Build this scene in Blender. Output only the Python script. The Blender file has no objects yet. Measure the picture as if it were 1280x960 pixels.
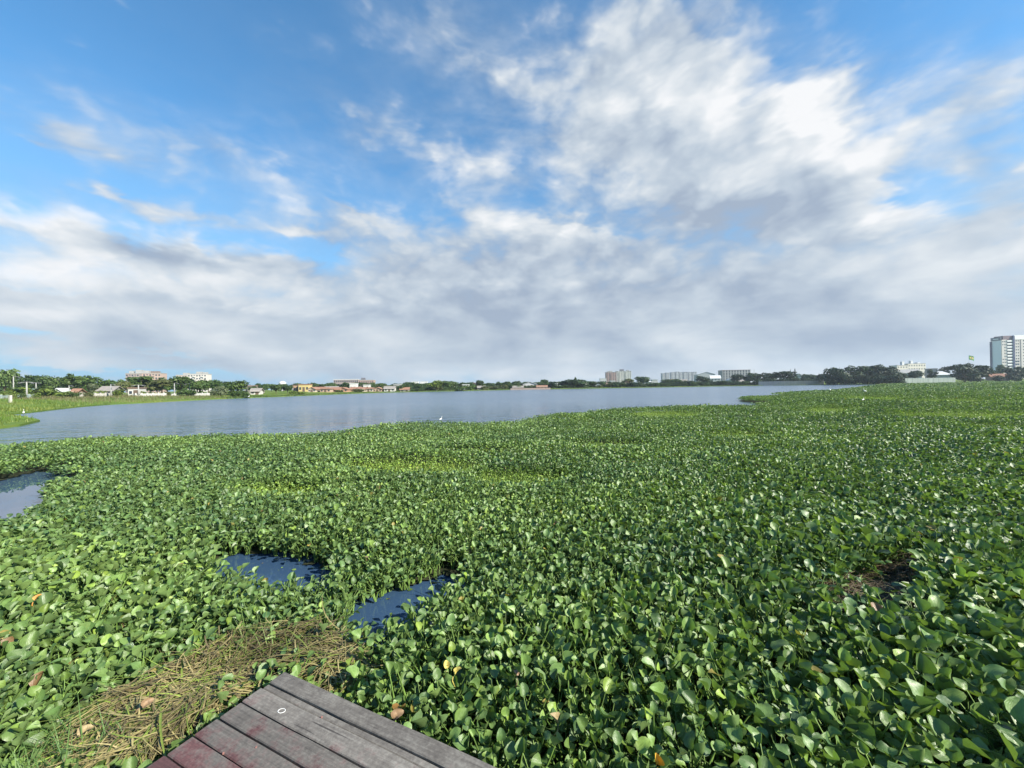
import bpy, math, random
import numpy as np
from mathutils import Vector, Matrix
from mathutils.geometry import tessellate_polygon
rad = math.radians
rng = np.random.default_rng(11)
random.seed(11)
SC = bpy.context.scene
COL = SC.collection

# ------------------------------------------------------------------ camera
EYE = 2.2            # metres above the lake
FPX = 480.0          # focal length in pixels of a 1280 px wide picture
ROT = Matrix.Rotation(rad(90) + math.atan(2.5 / FPX), 3, 'X') @ Matrix.Rotation(-math.atan(0.0155), 3, 'Z')
cam_data = bpy.data.cameras.new('camera')
cam = bpy.data.objects.new('camera', cam_data)
COL.objects.link(cam)
cam_data.sensor_width = 36
cam_data.lens = FPX / 1280 * 36
cam_data.clip_start = 0.05
cam_data.clip_end = 20000
cam.matrix_world = Matrix.Translation((0, 0, EYE)) @ ROT.to_4x4()
SC.camera = cam

def ray(x, y):
    return (ROT @ Vector(((x - 640) / FPX, -(y - 480) / FPX, -1))).normalized()
def on_z(x, y, z=0.0):               # where the line of sight meets the level z
    d = ray(x, y); t = (z - EYE) / d.z
    return Vector((d.x * t, d.y * t, z))
def at_depth(x, y, Y):               # the point seen there at depth Y
    d = ray(x, y); t = Y / d.y
    return Vector((d.x * t, Y, EYE + d.z * t))
RI = np.array(ROT.inverted())
def seen(P):                         # world points -> place in the photograph (used to measure patches on the ground plane)
    q = (P - np.array([0, 0, EYE])) @ RI.T
    return 640 + FPX * q[:, 0] / -q[:, 2], 480 - FPX * q[:, 1] / -q[:, 2]
HORIZON = lambda x: 482.5 - 0.0155 * (x - 640)

# ------------------------------------------------------------------ tagging
def tag(o, label=None, cat=None, group=None, kind=None):
    if label: o['label'] = label
    if cat: o['category'] = cat
    if group: o['group'] = group
    if kind: o['kind'] = kind
    return o
def empty(name, loc=(0, 0, 0), rz=0.0):
    o = bpy.data.objects.new(name, None); COL.objects.link(o)
    o.location = loc; o.rotation_euler = (0, 0, rz); o.empty_display_size = 0.3
    return o
def link(name, me, parent=None, loc=None):
    o = bpy.data.objects.new(name, me); COL.objects.link(o)
    if parent: o.parent = parent
    if loc is not None: o.location = loc
    return o
def kids(o): return [c for c in bpy.data.objects if c.parent == o]
def copy_tree(o, cs, parent=None):
    """copy a thing, its parts and sub-parts; cs is the nested (object, children) list"""
    c = o.copy(); COL.objects.link(c); c.parent = parent
    for ch, sub in cs: copy_tree(ch, sub, c)
    return c

# ------------------------------------------------------------------ node helpers
class NT:
    def __init__(s, tree): s.t = tree; s.n = tree.nodes; s.l = tree.links
    def put(s, sock, v):
        if v is None: return
        if hasattr(v, 'is_output') or hasattr(v, 'links'): s.l.new(v, sock)
        else: sock.default_value = v
    def node(s, kind, ins=(), **kw):
        n = s.n.new(kind)
        for k, v in kw.items(): setattr(n, k, v)
        for k, v in (ins.items() if isinstance(ins, dict) else enumerate(ins)): s.put(n.inputs[k], v)
        return n
    def m(s, op, a, b=None, c=None, clamp=False):
        n = s.n.new('ShaderNodeMath'); n.operation = op; n.use_clamp = clamp
        for i, v in enumerate((a, b, c)): s.put(n.inputs[i], v)
        return n.outputs[0]
    def v(s, op, a, b=None, out=0):
        n = s.n.new('ShaderNodeVectorMath'); n.operation = op
        s.put(n.inputs[0], a); s.put(n.inputs[1], b)
        return n.outputs['Value'] if op in ('DOT_PRODUCT', 'LENGTH') else n.outputs[0]
    def mix(s, f, a, b, blend='MIX'):
        n = s.n.new('ShaderNodeMix'); n.data_type = 'RGBA'; n.blend_type = blend
        s.put(n.inputs[0], f); s.put(n.inputs[6], a); s.put(n.inputs[7], b)
        return n.outputs[2]
    def noise(s, vec, scale, detail=4, rough=.5, out=0, dist=0.0):
        n = s.n.new('ShaderNodeTexNoise'); s.put(n.inputs['Vector'], vec)
        n.inputs['Scale'].default_value = scale; n.inputs['Detail'].default_value = detail
        n.inputs['Roughness'].default_value = rough; n.inputs['Distortion'].default_value = dist
        return n.outputs[out]
    def ramp(s, f, stops, interp='LINEAR'):
        n = s.n.new('ShaderNodeValToRGB'); s.put(n.inputs[0], f); r = n.color_ramp; r.interpolation = interp
        while len(r.elements) < len(stops): r.elements.new(0.5)
        for e, (p, c) in zip(r.elements, stops): e.position = p; e.color = (*c, 1) if len(c) == 3 else c
        return n.outputs[0]
    def smooth(s, x, lo, hi):
        n = s.n.new('ShaderNodeMapRange'); n.interpolation_type = 'SMOOTHSTEP'
        s.put(n.inputs[0], x); n.inputs[1].default_value = lo; n.inputs[2].default_value = hi
        return n.outputs[0]
    def lerp(s, x, lo, hi, a, b):
        n = s.n.new('ShaderNodeMapRange'); s.put(n.inputs[0], x)
        for i, q in enumerate((lo, hi, a, b)): n.inputs[i + 1].default_value = q
        return n.outputs[0]
    def xyz(s, x, y, z):
        n = s.n.new('ShaderNodeCombineXYZ')
        for i, q in enumerate((x, y, z)): s.put(n.inputs[i], q)
        return n.outputs[0]
    def attr(s, name, out='Color'):
        n = s.n.new('ShaderNodeAttribute'); n.attribute_name = name
        return n.outputs[out]

# ------------------------------------------------------------------ sky, clouds and sun
SUN_AZ, SUN_EL = rad(117), rad(34)       # clockwise from +Y, the way the camera looks
SKY_STRENGTH = 0.09; EXPOSURE = 1.2
world = bpy.data.worlds.new('World'); SC.world = world; world.use_nodes = True
world.cycles.sampling_method = 'MANUAL'; world.cycles.sample_map_resolution = 256
w = NT(world.node_tree); w.n.clear()
sky = w.n.new('ShaderNodeTexSky'); sky.sky_type = 'NISHITA'; sky.sun_disc = False
sky.sun_elevation = SUN_EL; sky.sun_rotation = SUN_AZ
sky.air_density = 1.0; sky.dust_density = 0.4; sky.ozone_density = 2.5
direction = w.node('ShaderNodeTexCoord').outputs['Generated']
sp = w.node('ShaderNodeSeparateXYZ', (direction,))
dx, dy, dz = sp.outputs
az = w.m('ARCTAN2', dx, dy)
el = w.m('ARCSINE', dz)
plane = w.v('MULTIPLY', direction, (2.4, 2.4, 5.6))      # cloud texture, flatter than it is wide
warp = w.v('SCALE', w.v('SUBTRACT', w.noise(plane, 1.3, 1, .5, 1), (.5, .5, .5)), None)
warp.node.inputs['Scale'].default_value = 0.35
pl = w.v('ADD', plane, warp)
fbm = w.noise(pl, 1.15, 6, .56)
fine = w.noise(w.v('ADD', pl, (7.3, 2.1, 0)), 4.8, 6, .60)
lit_off = w.noise(w.v('ADD', pl, (math.sin(SUN_AZ) * .20, math.cos(SUN_AZ) * .20, .30)), 1.15, 3, .56)
wob = w.v('SUBTRACT', w.noise(pl, 2.2, 4, .62, 1), (.5, .5, .5))
wb = w.node('ShaderNodeSeparateXYZ', (wob,))
aw = w.m('MULTIPLY_ADD', wb.outputs[0], 0.28, az)
ew = w.m('MULTIPLY_ADD', wb.outputs[1], 0.13, el)
place = w.xyz(aw, ew, 1.0)
vo = w.n.new('ShaderNodeTexVoronoi'); vo.voronoi_dimensions = '2D'; vo.feature = 'SMOOTH_F1'; vo.inputs['Scale'].default_value = 9.0; vo.inputs['Detail'].default_value = 2.0; vo.inputs['Roughness'].default_value = .55; vo.inputs['Smoothness'].default_value = .6
w.l.new(w.xyz(w.m('MULTIPLY_ADD', wb.outputs[1], 0.16, az), w.m('MULTIPLY', w.m('MULTIPLY_ADD', wb.outputs[0], 0.10, el), 1.35), 0.0), vo.inputs['Vector'])
puff = w.m('MULTIPLY', w.m('SUBTRACT', .42, vo.outputs['Distance']), w.smooth(el, .08, .30))     # rounded heaps, higher up
def azel(x, y):
    d = ray(x, y); return math.atan2(d.x, d.y), math.asin(d.z)
def blob(cx, cy, rx, ry, turn):
    """a soft elliptical cloud patch in the sky, given by where it stands in the photograph"""
    t = rad(turn); c = azel(cx, cy)
    e1 = azel(cx + rx * math.cos(t), cy + rx * math.sin(t)); e2 = azel(cx - ry * math.sin(t), cy + ry * math.cos(t))
    M = Matrix(((e1[0] - c[0], e2[0] - c[0]), (e1[1] - c[1], e2[1] - c[1]))).inverted()
    k = M @ Vector(c)
    u = w.v('DOT_PRODUCT', place, (M[0][0], M[0][1], -k[0]))
    q = w.v('DOT_PRODUCT', place, (M[1][0], M[1][1], -k[1]))
    return w.m('POWER', 0.3679, w.m('MULTIPLY_ADD', u, u, w.m('MULTIPLY', q, q)))
def total(blobs, start):
    acc = start
    for *b, wt in blobs: acc = w.m('MULTIPLY_ADD', blob(*b), wt, acc)
    return acc
COVER = [
    (340, 250, 70, 50, 30, -.30),
    (640, 452, 1100, 30, 0, .75), (560, 318, 190, 45, 4, .60), (730, 175, 70, 90, 15, .55), (590, 210, 110, 40, 15, .30), (1190, 140, 110, 26, -22, .35), (470, 165, 40, 16, 10, .25),
    (980, 400, 520, 95, 0, .95), (230, 402, 470, 58, 2, .9), (620, 375, 300, 75, 0, .75),
    (185, 312, 150, 26, 6, .75), (300, 345, 160, 26, 6, .4),
    (890, 195, 180, 100, 18, 1.30), (1040, 210, 95, 80, 30, 1.1), (790, 110, 95, 75, 10, .55), (860, 45, 130, 60, -15, .48), (1000, 165, 60, 45, 20, .5),
    (600, 80, 105, 26, 38, .62), (660, 120, 40, 30, 30, .3),
    (530, 178, 85, 26, 12, .42), (625, 205, 50, 24, 15, .40), (560, 240, 20, 14, 0, .38), (690, 290, 95, 28, 10, .75), (600, 268, 40, 16, 10, .5),
    (1200, 140, 130, 34, -22, .50), (1230, 190, 110, 30, -12, .5), (1230, 290, 130, 60, -8, .9), (1050, 100, 60, 22, 10, .28),
    (280, 195, 120, 38, 18, .50), (105, 185, 65, 9, 18, .55), (18, 165, 32, 7, 20, .52), (180, 258, 55, 12, 18, .62), (270, 278, 60, 8, 8, .35), (15, 285, 45, 35, 0, .22),
    (455, 270, 34, 6, 22, .42), (385, 296, 40, 8, 2, .55), (350, 100, 25, 8, 40, .2),
    (365, 310, 70, 12, 8, -.60), (20, 300, 60, 22, 0, -.30), (60, 362, 100, 5, 4, -.25), (1152, 235, 48, 40, 55, -.75), (1120, 150, 60, 18, -25, -.35),
    (15, 424, 70, 6, 2, -.60), (130, 463, 230, 5, 3, -.75), (225, 441, 60, 3, 2, -.5), (665, 200, 26, 60, 15, -.40), (730, 278, 70, 14, 12, -.45), (1000, 90, 60, 40, 20, -.3), (470, 235, 80, 20, 5, -.2),
]
BRIGHT = [
    (900, 170, 160, 85, 15, .14), (640, 170, 250, 110, 10, .10), (270, 195, 140, 46, 18, .15), (1190, 140, 170, 60, -20, .12), (1180, 320, 160, 30, -5, .15),
    (1060, 190, 70, 60, 30, .40), (1100, 245, 45, 45, 0, .42), (1005, 150, 60, 32, 20, .50), (890, 130, 110, 42, 15, .42), (760, 80, 140, 70, 0, .05), (700, 190, 50, 50, 0, .15), (940, 215, 90, 26, 10, .10),
    (180, 290, 140, 17, 7, .80), (260, 345, 170, 16, 6, .40), (190, 320, 120, 10, 7, -.08), (330, 372, 200, 10, 4, .2), (80, 345, 130, 16, 5, .30), (190, 350, 220, 45, 4, .22), (60, 395, 140, 12, 3, .2), (240, 376, 160, 9, 4, .25), (100, 390, 120, 16, 3, .15), (690, 288, 90, 16, 10, .50), (180, 258, 60, 12, 18, .3), (385, 296, 45, 8, 2, .3),
    (1220, 150, 130, 30, -20, .45), (1200, 270, 140, 40, -5, .25), (980, 315, 60, 20, 0, .22), (620, 210, 120, 40, 10, .16), (600, 80, 100, 30, 38, .12), (1190, 355, 130, 14, -8, .15),
    (910, 268, 120, 34, 5, -.32), (780, 290, 80, 30, 5, -.15), (560, 400, 420, 45, 0, -.20), (1000, 430, 380, 26, -3, -.20), (300, 455, 350, 16, 0, -.15), (230, 330, 60, 10, 5, -.05), (860, 355, 160, 18, 0, -.1),
    (130, 463, 230, 5, 3, .15), (60, 300, 90, 30, 0, .2),
]
behind = w.m('MULTIPLY', w.smooth(w.m('MULTIPLY', dy, -1.0), -0.1, 0.5), 0.35)
cover = total(COVER, w.m('ADD', 0.02, behind))
dens = w.m('ADD', cover, w.m('ADD', w.m('MULTIPLY_ADD', fbm, 1.10, -.55), w.m('MULTIPLY_ADD', w.m('MULTIPLY_ADD', puff, .95, fine), .62, -.31)))
alpha = w.smooth(dens, -0.02, 0.95)
VEIL = [(270, 195, 140, 46, 18, .36), (100, 185, 80, 14, 18, .35), (600, 90, 130, 50, 35, .50), (560, 205, 170, 60, 10, .42), (30, 295, 120, 60, 0, .45), (1190, 140, 170, 60, -20, .65),
        (780, 90, 170, 90, 0, .45), (740, 235, 130, 80, 10, .45), (1060, 100, 110, 40, 15, .35), (1190, 240, 90, 60, 0, .35), (380, 290, 90, 30, 5, .25)]
veil = w.m('MULTIPLY', total(VEIL, 0.0), w.lerp(w.m('ADD', w.m('MULTIPLY', fine, .6), w.m('MULTIPLY', fbm, .4)), .32, .64, .15, 1.25), clamp=True)
alpha = w.m('SUBTRACT', 1.0, w.m('MULTIPLY', w.m('SUBTRACT', 1.0, alpha), w.m('SUBTRACT', 1.0, veil)))
light = w.m('MULTIPLY', w.m('SUBTRACT', fbm, lit_off), 1.5)
bright = total(BRIGHT, w.m('ADD', 0.44, light))
bright = w.m('ADD', bright, w.m('ADD', w.m('MULTIPLY', puff, .60), w.m('MULTIPLY', w.m('SUBTRACT', fine, .5), w.lerp(el, .03, .35, .32, .50))), clamp=True)
cloud = w.ramp(bright, [(0, (.36, .44, .56)), (.35, (.52, .60, .69)), (.7, (.71, .76, .81)), (1, (.90, .91, .93))])
cloud = w.v('SCALE', cloud); cloud.node.inputs['Scale'].default_value = 1.04 / 2 ** EXPOSURE / SKY_STRENGTH
CLOUD_SCALE = cloud.node
# the clear sky, a little deeper overhead as the photograph has it
clear = w.node('ShaderNodeHueSaturation', {'Saturation': 1.0, 'Value': 1.0, 'Color': w.mix(1.0, sky.outputs[0], (.55, 1.00, 1.14, 1), 'MULTIPLY')}).outputs[0]
clear = w.mix(w.lerp(el, .02, .50, .95, 0.0), clear, (.34 / 2 ** EXPOSURE / SKY_STRENGTH, .55 / 2 ** EXPOSURE / SKY_STRENGTH, .78 / 2 ** EXPOSURE / SKY_STRENGTH, 1))     # pale hazy blue low down
col = w.mix(alpha, clear, cloud)
bg = w.node('ShaderNodeBackground', {'Color': col, 'Strength': SKY_STRENGTH})
w.l.new(bg.outputs[0], w.node('ShaderNodeOutputWorld').inputs[0])

sun_data = bpy.data.lights.new('sun', 'SUN'); sun_data.energy = 5.0; sun_data.angle = rad(0.6); sun_data.color = (1, .93, .80)
sun = bpy.data.objects.new('sun', sun_data); COL.objects.link(sun)
to_sun = Vector((math.sin(SUN_AZ) * math.cos(SUN_EL), math.cos(SUN_AZ) * math.cos(SUN_EL), math.sin(SUN_EL)))
sun.rotation_euler = to_sun.to_track_quat('Z', 'Y').to_euler(); sun.location = to_sun * 100

vs = SC.view_settings
vs.view_transform = 'Standard'; vs.look = 'None'; vs.exposure = EXPOSURE; vs.gamma = 1.0; vs.use_curve_mapping = False
SC.render.engine = 'CYCLES'
SC.cycles.max_bounces = 6; SC.cycles.diffuse_bounces = 3; SC.cycles.glossy_bounces = 3; SC.cycles.transmission_bounces = 3; SC.cycles.transparent_max_bounces = 4
# ------------------------------------------------------------------ materials
def mat(name, build):
    m = bpy.data.materials.new(name); m.use_nodes = True
    t = NT(m.node_tree); t.n.clear()
    out = t.n.new('ShaderNodeOutputMaterial')
    t.l.new(build(t), out.inputs['Surface'])
    return m
def bsdf(t, color, rough=.6, spec=.5, normal=None, **kw):
    n = t.n.new('ShaderNodeBsdfPrincipled')
    t.put(n.inputs['Base Color'], color if not isinstance(color, tuple) else (*color[:3], 1))
    t.put(n.inputs['Roughness'], rough); t.put(n.inputs['Specular IOR Level'], spec)
    if normal is not None: t.put(n.inputs['Normal'], normal)
    for k, v in kw.items(): t.put(n.inputs[k.replace('_', ' ')], v)
    return n.outputs[0]
def bump(t, h, strength=.3, dist=.02):
    n = t.n.new('ShaderNodeBump'); t.put(n.inputs['Height'], h)
    t.put(n.inputs['Strength'], strength); n.inputs['Distance'].default_value = dist
    return n.outputs[0]
def objco(t): return t.node('ShaderNodeTexCoord').outputs['Object']
def plain(name, c, rough=.7, spec=.4, vary=.12, scale=1.5, **kw):
    def f(t):
        n = t.noise(objco(t), scale, 5, .6)
        k = t.lerp(n, .25, .75, 1 - vary, 1 + vary)
        cc = t.v('SCALE', c); t.put(cc.node.inputs['Scale'], k)
        return bsdf(t, cc, rough, spec, **kw)
    return mat(name, f)

# ------------------------------------------------------------------ mesh helpers
class MB:
    def __init__(s): s.v = []; s.f = []; s.mi = []
    def add(s, verts, faces, mi=0):
        b = len(s.v); s.v += [tuple(p) for p in verts]
        for f in faces: s.f.append(tuple(b + i for i in f)); s.mi.append(mi)
        return s
    def box(s, x0, x1, y0, y1, z0, z1, mi=0, M=None):
        p = [Vector((x, y, z)) for z in (z0, z1) for x, y in ((x0, y0), (x1, y0), (x1, y1), (x0, y1))]
        if M is not None: p = [M @ q for q in p]
        return s.add(p, [(3, 2, 1, 0), (4, 5, 6, 7), (0, 1, 5, 4), (1, 2, 6, 5), (2, 3, 7, 6), (3, 0, 4, 7)], mi)
    def tube(s, pts, radii, n=6, mi=0, cap=True):
        pts = [Vector(p) for p in pts]; b = []
        for i, p in enumerate(pts):
            d = (pts[min(i + 1, len(pts) - 1)] - pts[max(i - 1, 0)]).normalized()
            a = d.cross(Vector((0, 0, 1)) if abs(d.z) < .9 else Vector((1, 0, 0))).normalized(); c = d.cross(a)
            r = radii[i] if hasattr(radii, '__len__') else radii
            b += [p + (a * math.cos(k * 2 * math.pi / n) + c * math.sin(k * 2 * math.pi / n)) * r for k in range(n)]
        f = [(i * n + k, i * n + (k + 1) % n, (i + 1) * n + (k + 1) % n, (i + 1) * n + k) for i in range(len(pts) - 1) for k in range(n)]
        if cap: f += [tuple(range(n))[::-1], tuple((len(pts) - 1) * n + k for k in range(n))]
        return s.add(b, f, mi)
    def mesh(s, name, mats, smooth=False):
        me = bpy.data.meshes.new(name); me.from_pydata(s.v, [], s.f)
        for m in (mats if isinstance(mats, (list, tuple)) else [mats]): me.materials.append(m)
        me.polygons.foreach_set('material_index', s.mi)
        if smooth: me.polygons.foreach_set('use_smooth', [True] * len(s.f))
        me.update(); return me
    def build(s, name, mats, parent=None, loc=None, smooth=False):
        return link(name, s.mesh(name, mats, smooth), parent, loc)

def quads_mesh(name, V, Q, m, attrs=None, smooth=True):
    """mesh from a vertex array and a quad array; attrs: name -> per-vertex (n,4) colours or (n,3) vectors"""
    me = bpy.data.meshes.new(name); nv, nq = len(V), len(Q)
    me.vertices.add(nv); me.vertices.foreach_set('co', np.asarray(V, np.float32).ravel())
    me.loops.add(nq * 4); me.loops.foreach_set('vertex_index', np.asarray(Q, np.int32).ravel())
    me.polygons.add(nq); me.polygons.foreach_set('loop_start', np.arange(nq, dtype=np.int32) * 4)
    me.polygons.foreach_set('use_smooth', np.full(nq, smooth))
    for k, a in (attrs or {}).items():
        a = np.asarray(a, np.float32)
        if a.shape[1] == 4: me.attributes.new(k, 'FLOAT_COLOR', 'POINT').data.foreach_set('color', a.ravel())
        else: me.attributes.new(k, 'FLOAT_VECTOR', 'POINT').data.foreach_set('vector', a.ravel())
    me.materials.append(m); me.update(calc_edges=True); return me

def vnoise(x, y, seed=0):
    xi = np.floor(x).astype(np.int64); yi = np.floor(y).astype(np.int64)
    fx = x - xi; fy = y - yi; fx = fx * fx * (3 - 2 * fx); fy = fy * fy * (3 - 2 * fy)
    def h(a, b):
        n = (a * 374761393 + b * 668265263 + seed * 144665) & 0x7fffffff
        n = ((n ^ (n >> 13)) * 1274126177) & 0x7fffffff
        return ((n ^ (n >> 16)) & 0xffff) / 65535.0
    return (h(xi, yi) * (1 - fx) + h(xi + 1, yi) * fx) * (1 - fy) + (h(xi, yi + 1) * (1 - fx) + h(xi + 1, yi + 1) * fx) * fy
def fnoise(x, y, seed=0, octaves=3):
    a = 0; k = 1; tot = 0
    for i in range(octaves): a = a + vnoise(x * 2 ** i, y * 2 ** i, seed + i * 17) * k; tot += k; k *= .5
    return a / tot
def inside(px, py, poly):
    r = np.zeros(len(px), bool); n = len(poly)
    for i in range(n):
        x1, y1 = poly[i][:2]; x2, y2 = poly[(i + 1) % n][:2]
        if y1 == y2: continue
        c = ((y1 > py) != (y2 > py)) & (px < (x2 - x1) * (py - y1) / (y2 - y1) + x1)
        r ^= c
    return r

# ------------------------------------------------------------------ outlines on the ground
SHORE_PX = [(0, 536), (25, 533), (50, 527), (30, 522.5), (10, 519), (40, 516), (69, 512.5), (100, 509), (137.5, 506), (180, 504), (220, 501.7), (265, 499.5), (310, 497.5),
            (360, 495.7), (409, 493.6), (440, 492.3), (480, 491), (520, 490), (560, 489.2), (640, 487.4), (700, 486.4), (760, 485.4), (830, 484.2), (900, 482.9), (960, 482.0), (1010, 481.5), (1075, 480.9)]
SHORE = [on_z(x, y) for x, y in SHORE_PX] + [Vector(p) for p in ((192, 190, 0), (225, 196, 0), (262, 205, 0), (292, 218, 0), (360, 230, 0), (480, 250, 0), (560, 120, 0), (560, -60, 0), (100, -60, 0), (-60, -60, 0), (-60, -10, 0), (-48, 10, 0))]
def shore_depth(x):
    pts = [(p[0], s.y) for p, s in zip(SHORE_PX[8:], SHORE[8:])] + [(1130, 192), (1200, 204), (1280, 218), (1400, 232)]
    return float(np.interp(x, [p[0] for p in pts], [p[1] for p in pts]))
MAT_PX = [(-60, 557), (0, 555), (40, 551), (80, 548), (130, 545), (180, 543.5), (240, 542), (300, 541), (360, 540), (420, 538), (450, 534), (480, 530.5), (520, 527.5), (560, 526), (600, 525.5), (640, 524),
          (680, 519), (720, 515), (750, 512), (780, 510), (850, 507.5), (900, 506.3), (943, 505.5), (946, 503.5), (960, 501.7), (991, 499.9), (950, 499.6), (924, 497.3), (930, 495.2), (960, 494.2), (990, 493.6), (964, 491.4),
          (990, 489.7), (1020, 488.4), (1053, 486.2), (1075, 483.8), (1095, 481.8)]
TOP = 0.40
MAT = [on_z(x, y, TOP).xy for x, y in MAT_PX] + [Vector(p) for p in ((188, 189), (225, 194), (262, 203), (292, 216), (360, 228), (478, 248), (555, 120), (555, -8), (-34, -8), (-30, 8))]
def zpoly(px, z=0.0): return [on_z(x, y, z).xy for x, y in px]
# open water between the plants
POOLS = [zpoly([(262, 706), (296, 696), (335, 692), (365, 698), (392, 707), (410, 716), (416, 732), (412, 746), (370, 753), (330, 751), (270, 740)]),
         zpoly([(418, 818), (434, 768), (480, 744), (518, 734), (550, 723), (594, 724), (592, 744), (556, 768), (520, 790), (492, 810), (450, 818)]),
         zpoly([(-80, 610), (0, 602), (30, 595), (52, 589), (78, 595), (104, 602), (84, 616), (64, 628), (50, 650), (0, 672), (-80, 680)])]

# ------------------------------------------------------------------ the lake
def lake_shader(t):
    p = objco(t)
    d = t.v('LENGTH', p)
    q = t.v('MULTIPLY', p, (.55, 1.0, 1.0))
    n = t.m('ADD', t.m('MULTIPLY', t.noise(q, 1.7, 3, .55), .75), t.m('MULTIPLY', t.noise(t.v('ADD', q, (31, 7, 0)), .45, 2, .5), .9))
    wind = t.smooth(t.noise(p, .035, 2, .5), .3, .7)
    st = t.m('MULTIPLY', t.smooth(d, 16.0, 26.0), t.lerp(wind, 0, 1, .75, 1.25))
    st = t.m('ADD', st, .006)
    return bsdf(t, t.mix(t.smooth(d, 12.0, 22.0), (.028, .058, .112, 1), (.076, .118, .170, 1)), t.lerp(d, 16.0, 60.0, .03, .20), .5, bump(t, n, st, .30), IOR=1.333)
M_WATER = mat('lake_water', lake_shader)
def sheet(name, outline, z, m, holes=()):
    loops = [[Vector((p[0], p[1], 0)) for p in outline]] + [[Vector((p[0], p[1], 0)) for p in h] for h in holes]
    tris = tessellate_polygon(loops)
    vs_ = [Vector((p.x, p.y, z)) for l in loops for p in l]
    me = bpy.data.meshes.new(name); me.from_pydata(vs_, [], [t_ for t_ in tris]); me.materials.append(m)
    import bmesh
    b = bmesh.new(); b.from_mesh(me)
    for f in b.faces:
        if f.normal.z < 0: f.normal_flip()
    b.to_mesh(me); b.free(); me.update()
    return link(name, me)
lake_outline = [p.xy + (p.xy - Vector((60, 90))).normalized() * 4 for p in SHORE]
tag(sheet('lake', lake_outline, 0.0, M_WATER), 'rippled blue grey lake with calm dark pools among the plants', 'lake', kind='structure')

# ------------------------------------------------------------------ ground round the lake, one sheet to the horizon
def ground_shader(t):
    p = objco(t)
    a = t.noise(p, .09, 5, .6); b = t.noise(p, 1.1, 4, .6)
    c = t.ramp(t.m('ADD', t.m('MULTIPLY', a, .7), t.m('MULTIPLY', b, .3)), [(.32, (.050, .085, .018)), (.50, (.095, .150, .026)), (.62, (.140, .165, .040)), (.78, (.170, .140, .070))])
    return bsdf(t, c, .9, .1, bump(t, b, .5, .1))
M_GROUND = mat('bank_grass_and_earth', ground_shader)
import bmesh
ground = sheet('ground', [Vector((60 + 6000 * math.cos(a * .2618), 90 + 6000 * math.sin(a * .2618))) for a in range(24)], .15, M_GROUND, [[p.xy for p in SHORE]])
gb = bmesh.new(); gb.from_mesh(ground.data)
for a, b in zip(SHORE, SHORE[1:] + SHORE[:1]):
    gb.faces.new([gb.verts.new(q) for q in ((a.x, a.y, .15), (b.x, b.y, .15), (b.x, b.y, -.4), (a.x, a.y, -.4))])
gb.to_mesh(ground.data); gb.free()
tag(ground, 'grassy flat ground and banks round the lake', 'ground', kind='structure')
GZ = 1.2
# the land rises a little behind the shore
BANK_PX = [(-140, 514), (-60, 513), (0, 512), (40, 510.5), (70, 508.5), (100, 506.5), (137, 505), (180, 502.6), (220, 500.4), (265, 498.3), (310, 496.4), (360, 494.7), (409, 492.8), (440, 491.6)]
BANK = [on_z(x, y, .145) for x, y in BANK_PX] + [Vector((p.x * 1.012, p.y * 1.012, .145)) for p in SHORE[16:33]]
bk_ = MB(); nb = len(BANK); ks = ((1, .145), (1.06, .5), (1.16, .95), (1.35, 1.2), (2.2, 1.25), (9, 1.3))
bk_.add([(p.x * k, p.y * k, z) for k, z in ks for p in BANK], [(r * nb + i, (r + 1) * nb + i, (r + 1) * nb + i + 1, r * nb + i + 1) for r in range(len(ks) - 1) for i in range(nb - 1)])
bo = bk_.build('bank', M_GROUND, smooth=True)
if bo.data.polygons[0].normal.z < 0: bo.data.flip_normals()
tag(bo, 'gently rising grassy bank along the far and left shore', 'bank', kind='structure')
BX = [p[0] for p in BANK_PX]; BY = [p.y for p in BANK[:len(BANK_PX)]]
def gz(px, Y):
    k = np.asarray(Y) / np.interp(px, BX + [480, 520, 560, 640, 700, 760, 830, 900, 960, 1010, 1075, 1130, 1200, 1280, 1400], BY + [p.y * 1.012 for p in SHORE[16:27]] + [192, 204, 218, 232])
    return np.interp(k, [q[0] for q in ks], [q[1] for q in ks])

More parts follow.
